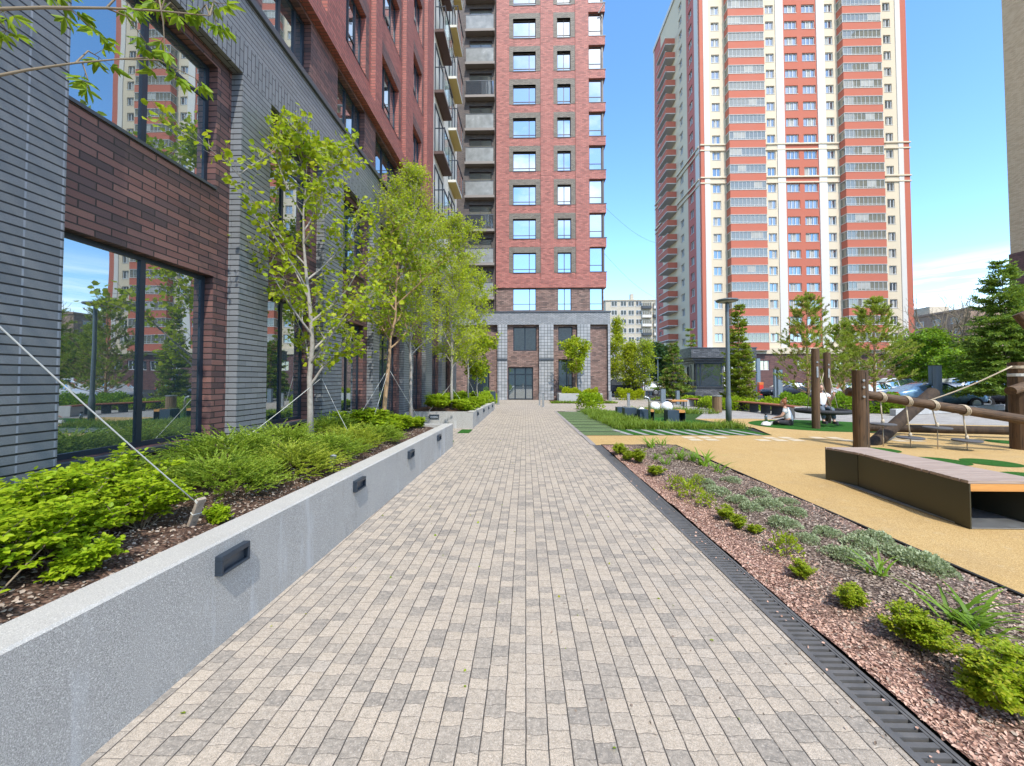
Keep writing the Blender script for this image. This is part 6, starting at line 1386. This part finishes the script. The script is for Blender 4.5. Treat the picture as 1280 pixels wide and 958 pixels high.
# ------------------------------------------------------------------ cars
def smooth_mesh(o, lv=1):
    m = o.modifiers.new('sub', 'SUBSURF'); m.levels = lv; m.render_levels = lv
def car(label, loc, rotz, colour, kind='sedan', rough=.25):
    """nose towards +X; stations along the length carry belt, roof and widths"""
    t = thing('parked_car', label, 'car', (0,0,0), 'cars parked beyond the playground')
    paint = CARP.get(colour) or CARP.setdefault(colour, plain('car_paint_'+str(len(CARP)), colour, rough, .25, var=.03, vs=1))
    if kind == 'sedan': Lc, zr, S = 4.6, 1.45, [(-2.3,.55,.80,.80,.60),(-2.15,.28,.95,.96,.80),(-1.75,.24,.98,1.02,.86),(-1.15,.22,.98,1.36,.88),(-.5,.22,.96,1.45,.89),(.2,.22,.95,1.44,.89),(.75,.22,.94,1.20,.88),(1.15,.22,.92,.95,.87),(1.75,.24,.86,.88,.84),(2.15,.28,.74,.76,.76),(2.3,.5,.6,.6,.55)]
    else: Lc, zr, S = 4.7, 1.75, [(-2.35,.6,1.0,1.05,.70),(-2.25,.32,1.08,1.45,.84),(-1.95,.28,1.10,1.70,.90),(-1.15,.26,1.09,1.76,.92),(-.4,.26,1.07,1.76,.93),(.3,.26,1.06,1.70,.93),(.85,.26,1.05,1.38,.92),(1.2,.26,1.04,1.09,.91),(1.8,.28,.98,1.02,.88),(2.2,.32,.86,.88,.80),(2.35,.55,.7,.7,.6)]
    V, F = [], []; n = len(S)
    for x, zb, zl, zt, w in S:
        rw = w*.74 if zt > zl+.12 else w*.9
        V += [(x,-w*.9,zb),(x,-w,(zb+zl)/2),(x,-w*.97,zl),(x,-rw,zt),(x,0,zt+.03),(x,rw,zt),(x,w*.97,zl),(x,w,(zb+zl)/2),(x,w*.9,zb)]
    for i in range(n-1):
        for k in range(8): F.append((i*9+k, i*9+k+1, (i+1)*9+k+1, (i+1)*9+k))
        F.append((i*9+8, i*9, (i+1)*9, (i+1)*9+8))
    F += [tuple(range(9)), tuple(range((n-1)*9, n*9))[::-1]]
    me = bpy.data.meshes.new('body'); me.from_pydata(V, [], F); bm = bmesh.new(); bm.from_mesh(me); bmesh.ops.recalc_face_normals(bm, faces=bm.faces); bm.to_mesh(me); bm.free(); me.materials.append(paint); me.polygons.foreach_set('use_smooth', [True]*len(me.polygons)); o = bpy.data.objects.new('body', me); link(o, t); smooth_mesh(o, 1)
    gi = [i for i, s in enumerate(S) if s[3] > s[2]+.12]
    for sg in (-1, 1):
        b = MB(); a = gi[0]; e = gi[-1]; m_ = (a+e)//2
        for (i0, i1) in ((a, m_), (m_, e)):
            low = [(S[i][0], sg*(S[i][4]*.97+.004-.02), S[i][2]+.05) for i in range(i0, i1+1)]; hi = [(S[i][0], sg*(S[i][4]*.78+.006), S[i][3]-.10) for i in range(i0, i1+1)]
            low[0] = (low[0][0]+.05, *low[0][1:]); hi[0] = (hi[0][0]+.05, *hi[0][1:]); low[-1] = (low[-1][0]-.05, *low[-1][1:]); hi[-1] = (hi[-1][0]-.05, *hi[-1][1:])
            k = len(low); b.add(low+hi, [(j, j+1, k+j+1, k+j) for j in range(k-1)])
        b.build('side_window', MT['pane_near'], t)
    def screen(i0, i1, nm):
        b = MB(); (x0,_,zl0,zt0,w0), (x1,_,zl1,zt1,w1) = S[i0], S[i1]; off = .035; nx = off if x1 > x0 and zt0 > zt1 else -off
        b.add([(x0+nx,-w0*.70,zt0+.0),(x0+nx,w0*.70,zt0+.0),(x1+nx,w1*.78,zt1+.02),(x1+nx,-w1*.78,zt1+.02)], [(0,1,2,3)]); b.build(nm, MT['pane_near'], t)
    e = gi[-1]; screen(e-1 if kind == 'sedan' else e-1, e+1, 'windscreen'); a = gi[0]; screen(a+1 if kind == 'sedan' else a+1, a-1 if kind == 'sedan' else a, 'rear_window')
    for x in (-1.42, 1.42):
        for sg in (-1, 1):
            b = MB(); b.tube([(x, sg*.70, .33), (x, sg*.90, .33)], [.33,.33], 20); w_ = b.build('wheel', MT['rubber_black'], t); b = MB(); b.tube([(x, sg*.90, .33), (x, sg*.915, .33)], [.21,.19], 14); b.build('rim', MT['galv'], w_)
    xf = S[-2][0]; xb = S[1][0]
    for sg in (-1, 1):
        b = MB(); b.rbox(Matrix.Translation((xf+.06, sg*.58, S[-2][2]-.08)), .10, .30, .12, 0, .03); b.build('headlight', MT['lens'], t); b = MB(); b.rbox(Matrix.Translation((xb-.04, sg*.62, S[1][2]-.08)), .10, .24, .16, 0, .03); b.build('tail_light', TAIL, t)
        b = MB(); b.rbox(Matrix.Translation((.72, sg*1.0, S[gi[-1]][2]+.08)), .10, .16, .11, 0, .03); b.build('mirror', paint, t)
    b = MB(); b.rbox(Matrix.Translation((xf+.14, 0, .42)), .06, 1.2, .16); b.rbox(Matrix.Translation((xb-.10, 0, .45)), .06, 1.3, .14); b.build('bumper_grille', MT['rubber_black'], t)
    t.location = loc; t.rotation_euler = (0, 0, rotz); return t
import bmesh
CARP = {}; TAIL = plain('tail_lamp', (.45,.012,.012), .25)
W_ = (.72,.73,.74); Bl = (.17,.30,.44); Dk = (.045,.055,.075); Si = (.42,.43,.44)
def cat_(px_, Y): return AtY(px_, 480, Y).x
for a in ((cat_(1164,23), 23, R(-8), Bl, 'sedan', 'light blue sedan parked side on behind the inclined log'),
          (cat_(1212,27.5), 27.5, R(20), W_, 'suv', 'white estate car with red tail lights behind the light blue sedan'),
          (cat_(1085,27.0), 27.0, R(205), W_, 'sedan', 'white car with its nose towards the short log post'),
          (cat_(1048,29.5), 29.5, R(200), Si, 'sedan', 'silver white car behind the tall swing posts'),
          (cat_(1122,31), 31, R(15), W_, 'suv', 'pale car behind the second open pine'),
          (cat_(1268,23.5), 23.5, R(150), Dk, 'suv', 'dark blue car half hidden below the big spruce'),
          (cat_(984,36), 36, R(190), Dk, 'sedan', 'dark car at the car park entrance beside the red cabinet'),
          (cat_(772,39), 39, R(150), Dk, 'suv', 'dark car just right of the tower corner'),
          (cat_(800,42), 42, R(175), W_, 'sedan', 'white car left of the gatehouse behind the small blocks'),
          (cat_(786,45), 45, R(170), Si, 'sedan', 'silver car behind the small hedge left of the gatehouse'),
          (cat_(1300,24.5), 24.5, R(18), W_, 'sedan', 'white sedan beyond the right edge of the picture'),
          (cat_(1370,22), 22, R(12), Si, 'sedan', 'silver sedan beyond the right edge of the picture'),
          (cat_(905,43), 43, R(185), W_, 'sedan', 'white car behind the larch and the gatehouse')):
    car(a[5], (a[0], a[1], -.03), a[2], a[3], a[4])
# ------------------------------------------------------------------ people
def skin_mesh(name, joints, edges, mat, parent, root=0, sub=2):
    """joints: list of (x,y,z,radius); grown as one continuous surface"""
    me = bpy.data.meshes.new(name); L0 = root_of(parent).location; me.from_pydata([(j[0]-L0.x, j[1]-L0.y, j[2]-L0.z) for j in joints], edges, []); o = bpy.data.objects.new(name, me); COL.objects.link(o)
    m = o.modifiers.new('skin', 'SKIN'); m.use_smooth_shade = True
    for i, v in enumerate(me.skin_vertices[0].data): r_ = joints[i][3]; v.radius = (r_, r_) if not hasattr(r_, '__len__') else r_; v.use_root = (i == root)
    s = o.modifiers.new('sub', 'SUBSURF'); s.levels = sub; s.render_levels = sub
    dg = bpy.context.evaluated_depsgraph_get(); me2 = bpy.data.meshes.new_from_object(o.evaluated_get(dg)); me2.name = name; bpy.data.objects.remove(o); me2.materials.clear(); me2.materials.append(mat); me2.polygons.foreach_set('use_smooth', [True]*len(me2.polygons))
    return link(bpy.data.objects.new(name, me2), parent)
SKIN = plain('skin', (.52,.30,.21), .55, var=.05); SHIRT = plain('white_shirt', (.74,.75,.77), .85, var=.05, vs=9); PANT = plain('dark_trousers', (.022,.022,.026), .85, var=.2, vs=9); JEAN = plain('grey_jeans', (.10,.125,.155), .85, var=.2, vs=9)
HAIR1 = plain('auburn_hair', (.23,.085,.03), .6, var=.3, vs=40); HAIR2 = plain('dark_hair', (.05,.03,.022), .6, var=.3, vs=40); SHOE = plain('white_shoe', (.65,.64,.62), .7); SHOED = plain('dark_shoe', (.03,.03,.035), .7)
def head(t, c, fwd, hairmat, bun=False, long=False):
    """head with nose, ears and eyes, hair as a cap"""
    f = Vector(fwd).normalized(); s = f.cross(Vector((0,0,1))).normalized(); c = Vector(c); b = MB(); n = 16
    def blob(mb, c, rx, ry, rz, m=0, n=14, cut=-1.0):
        b0 = len(mb.v); rows = 10
        for i in range(rows+1):
            a = math.pi*i/rows
            for k in range(n):
                w = 2*math.pi*k/n; q = c+f*(math.sin(a)*math.cos(w)*rx)+s*(math.sin(a)*math.sin(w)*ry)+Vector((0,0,math.cos(a)*rz)); mb.v.append(tuple(q))
        for i in range(rows):
            for k in range(n): k2 = (k+1) % n; mb.f.append((b0+i*n+k, b0+(i+1)*n+k, b0+(i+1)*n+k2, b0+i*n+k2)); mb.m.append(m)
    blob(b, c, .092, .075, .112); blob(b, c+f*.02-Vector((0,0,.055)), .07, .055, .06); blob(b, c+f*.095-Vector((0,0,.012)), .018, .013, .02, n=8)
    for sg in (-1, 1): blob(b, c+s*sg*.076-Vector((0,0,.01)), .018, .01, .028, n=8)
    return b, blob, c, f, s
def finish_head(t, hd, hairmat, bun, long):
    b, blob, c, f, s = hd; b.build('head', SKIN, t, True); h = MB(); blob(h, c-f*.022+Vector((0,0,.022)), .092, .085, .108); blob(h, c-f*.055-Vector((0,0,.02)), .06, .078, .09)
    if bun: blob(h, c-f*.075+Vector((0,0,.115)), .05, .05, .045)
    if long: blob(h, c-f*.07-Vector((0,0,.12)), .05, .075, .13)
    h.build('hair', hairmat, t, True); e = MB()
    for sg in (-1, 1): blob(e, c+f*.086+s*sg*.03+Vector((0,0,.012)), .008, .010, .007, n=8)
    e.build('eyes', SHOED, t, True)
def hand(joints, edges, wi, w, d, side):
    """palm and five short finger chains rooted in the palm"""
    w = Vector(w); d = Vector(d).normalized(); sd = Vector(side).normalized(); p = w+d*.06; joints.append((*p, .030)); pi = len(joints)-1; edges.append((wi, pi))
    for k, (o_, l_) in enumerate(((-.030,.062),(-.010,.075),(.010,.072),(.028,.055))):
        a = p+sd*o_+d*.03; e = a+d*l_+Vector((0,0,-.02)); joints.append((*a, .010)); joints.append((*e, .008)); edges += [(pi, len(joints)-2), (len(joints)-2, len(joints)-1)]
    a = p-sd*.04; e = a+d*.04-sd*.015; joints.append((*a, .011)); joints.append((*e, .009)); edges += [(pi, len(joints)-2), (len(joints)-2, len(joints)-1)]
# seated person, back to us, cross-legged, turned a little left
g = G(987, 532); t = thing('person', 'person in white T-shirt with auburn bun sitting cross-legged on the ground', 'person', (g.x, g.y, 0)); ox, oy = g.x, g.y; fw = Vector((-.75, .66, 0)).normalized(); sd = Vector((fw.y, -fw.x, 0))
def P_(f, s, z): q = Vector((ox, oy, 0))+fw*f+sd*s; return (q.x, q.y, z)
J = [(*P_(0,0,.13), (.15,.13)), (*P_(.03,0,.33), .125), (*P_(.07,0,.50), (.15,.11)), (*P_(.12,0,.60), .075), (*P_(.15,0,.665), .052)]; E_ = [(0,1),(1,2),(2,3),(3,4)]
for sg in (-1, 1):
    i = len(J); J += [(*P_(.08,sg*.17,.545), .062), (*P_(.20,sg*.25,.32), .047), (*P_(.40,sg*.16,.26), .032)]; E_ += [(2,i),(i,i+1),(i+1,i+2)]; hand(J, E_, i+2, P_(.40,sg*.16,.26), fw*.8-sd*sg*.4+Vector((0,0,-.3)), sd)
    i = len(J); J += [(*P_(.05,sg*.12,.10), .085), (*P_(.28,sg*.38,.13), .065), (*P_(.46,sg*.06,.07), .045), (*P_(.50,-sg*.06,.05), .035)]; E_ += [(0,i),(i,i+1),(i+1,i+2),(i+2,i+3)]
skin_mesh('body', J, E_, SKIN, t)
J2 = [(*P_(0,0,.10), (.17,.15)), (*P_(.03,0,.33), .150), (*P_(.07,0,.50), (.165,.125)), (*P_(.115,0,.585), .09)]; E2 = [(0,1),(1,2),(2,3)]
for sg in (-1, 1): i = len(J2); J2 += [(*P_(.08,sg*.175,.545), .08), (*P_(.14,sg*.225,.43), .075)]; E2 += [(2,i),(i,i+1)]
skin_mesh('shirt', J2, E2, SHIRT, t)
J3 = [(*P_(0,0,.08), (.165,.13))]; E3 = []
for sg in (-1, 1): i = len(J3); J3 += [(*P_(.06,sg*.13,.10), .10), (*P_(.28,sg*.38,.13), .078), (*P_(.45,sg*.08,.075), .056)]; E3 += [(0,i),(i,i+1),(i+1,i+2)]
skin_mesh('trousers', J3, E3, PANT, t)
for sg in (-1, 1): s = MB(); q = Vector(P_(.52,-sg*.10,.045)); s.rbox(Matrix.Translation(q) @ Matrix.Rotation(math.atan2(fw.y, fw.x)+sg*1.1, 4, 'Z'), .25, .09, .08, 0, .03); s.build('shoe', SHOE, t)
finish_head(t, head(t, P_(.18,0,.80), fw+Vector((0,0,-.3)), HAIR1), HAIR1, True, False)
q = G(957.5, 527); t = thing('water_bottle', 'small dark capped bottle on the ground in front of the seated person', 'bottle', (q.x, q.y, 0)); b = MB(); b.lathe((q.x, q.y, .004), [(.05,0),(.055,.02),(.055,.2),(.03,.26)], 12); b.build('bottle', MT['pane_far'], t, True); b = MB(); b.lathe((q.x, q.y, .262), [(.045,0),(.05,.01),(.05,.05),(.04,.06)], 12); b.build('cap', SHOED, t)
q = G(957.5, 532.5); t = thing('paper_bag', 'small white crumpled bag lying left of the seated person', 'bag', (q.x, q.y, 0)); b = MB(); rnd = random.Random(4); b.lathe((q.x, q.y, .005), [(.10,0),(.15,.03),(.13,.09),(.06,.14),(.02,.15)], 9); b.v = [(x+rnd.gauss(0,.015), y+rnd.gauss(0,.015), z) for x, y, z in b.v]; b.build('bag', SHOE, t)
# person on the nest swing, facing us, hands raised to the ropes
ox, oy = sw.x-.10, sw.y-.05; fw = Vector((-.25,-.97,0)).normalized(); sd = Vector((fw.y, -fw.x, 0)); zs_ = sw.z+.06
t = thing('person', 'person in white T-shirt and grey jeans sitting on the nest swing', 'person', (ox, oy, 0))
J = [(*P_(0,0,zs_+.09), (.145,.12)), (*P_(0,0,zs_+.28), .12), (*P_(.0,0,zs_+.47), (.15,.105)), (*P_(.01,0,zs_+.57), .07), (*P_(.02,0,zs_+.63), .05)]; E_ = [(0,1),(1,2),(2,3),(3,4)]
for sg in (-1, 1):
    i = len(J); J += [(*P_(.0,sg*.18,zs_+.52), .06), (*P_(.06,sg*.27,zs_+.30), .045), (*P_(.20,sg*.30,zs_+.50), .032)]; E_ += [(2,i),(i,i+1),(i+1,i+2)]; hand(J, E_, i+2, P_(.20,sg*.30,zs_+.50), Vector((0,0,1))+fw*.2, sd)
    i = len(J); J += [(*P_(.06,sg*.10,zs_+.06), .085), (*P_(.46,sg*.14,zs_+.05), .062), (*P_(.56,sg*.15,zs_-.36), .042), (*P_(.64,sg*.15,zs_-.40), .035)]; E_ += [(0,i),(i,i+1),(i+1,i+2),(i+2,i+3)]
skin_mesh('body', J, E_, SKIN, t)
J2 = [(*P_(0,0,zs_+.07), (.165,.14)), (*P_(0,0,zs_+.28), .143), (*P_(0,0,zs_+.47), (.165,.12)), (*P_(.01,0,zs_+.555), .085)]; E2 = [(0,1),(1,2),(2,3)]
for sg in (-1, 1): i = len(J2); J2 += [(*P_(0,sg*.18,zs_+.52), .076), (*P_(.03,sg*.29,zs_+.43), .07)]; E2 += [(2,i),(i,i+1)]
skin_mesh('shirt', J2, E2, SHIRT, t)
J3 = [(*P_(0,0,zs_+.07), (.16,.125))]; E3 = []
for sg in (-1, 1): i = len(J3); J3 += [(*P_(.06,sg*.10,zs_+.06), .10), (*P_(.46,sg*.14,zs_+.05), .078), (*P_(.56,sg*.15,zs_-.30), .07)]; E3 += [(0,i),(i,i+1),(i+1,i+2)]
skin_mesh('trousers', J3, E3, JEAN, t)
for sg in (-1, 1): s = MB(); q = Vector(P_(.64,sg*.15,zs_-.40)); s.rbox(Matrix.Translation(q) @ Matrix.Rotation(math.atan2(fw.y, fw.x), 4, 'Z'), .26, .10, .09, 0, .03); s.build('shoe', SHOED, t)
finish_head(t, head(t, P_(.03,0,zs_+.76), fw, HAIR2), HAIR2, False, True)
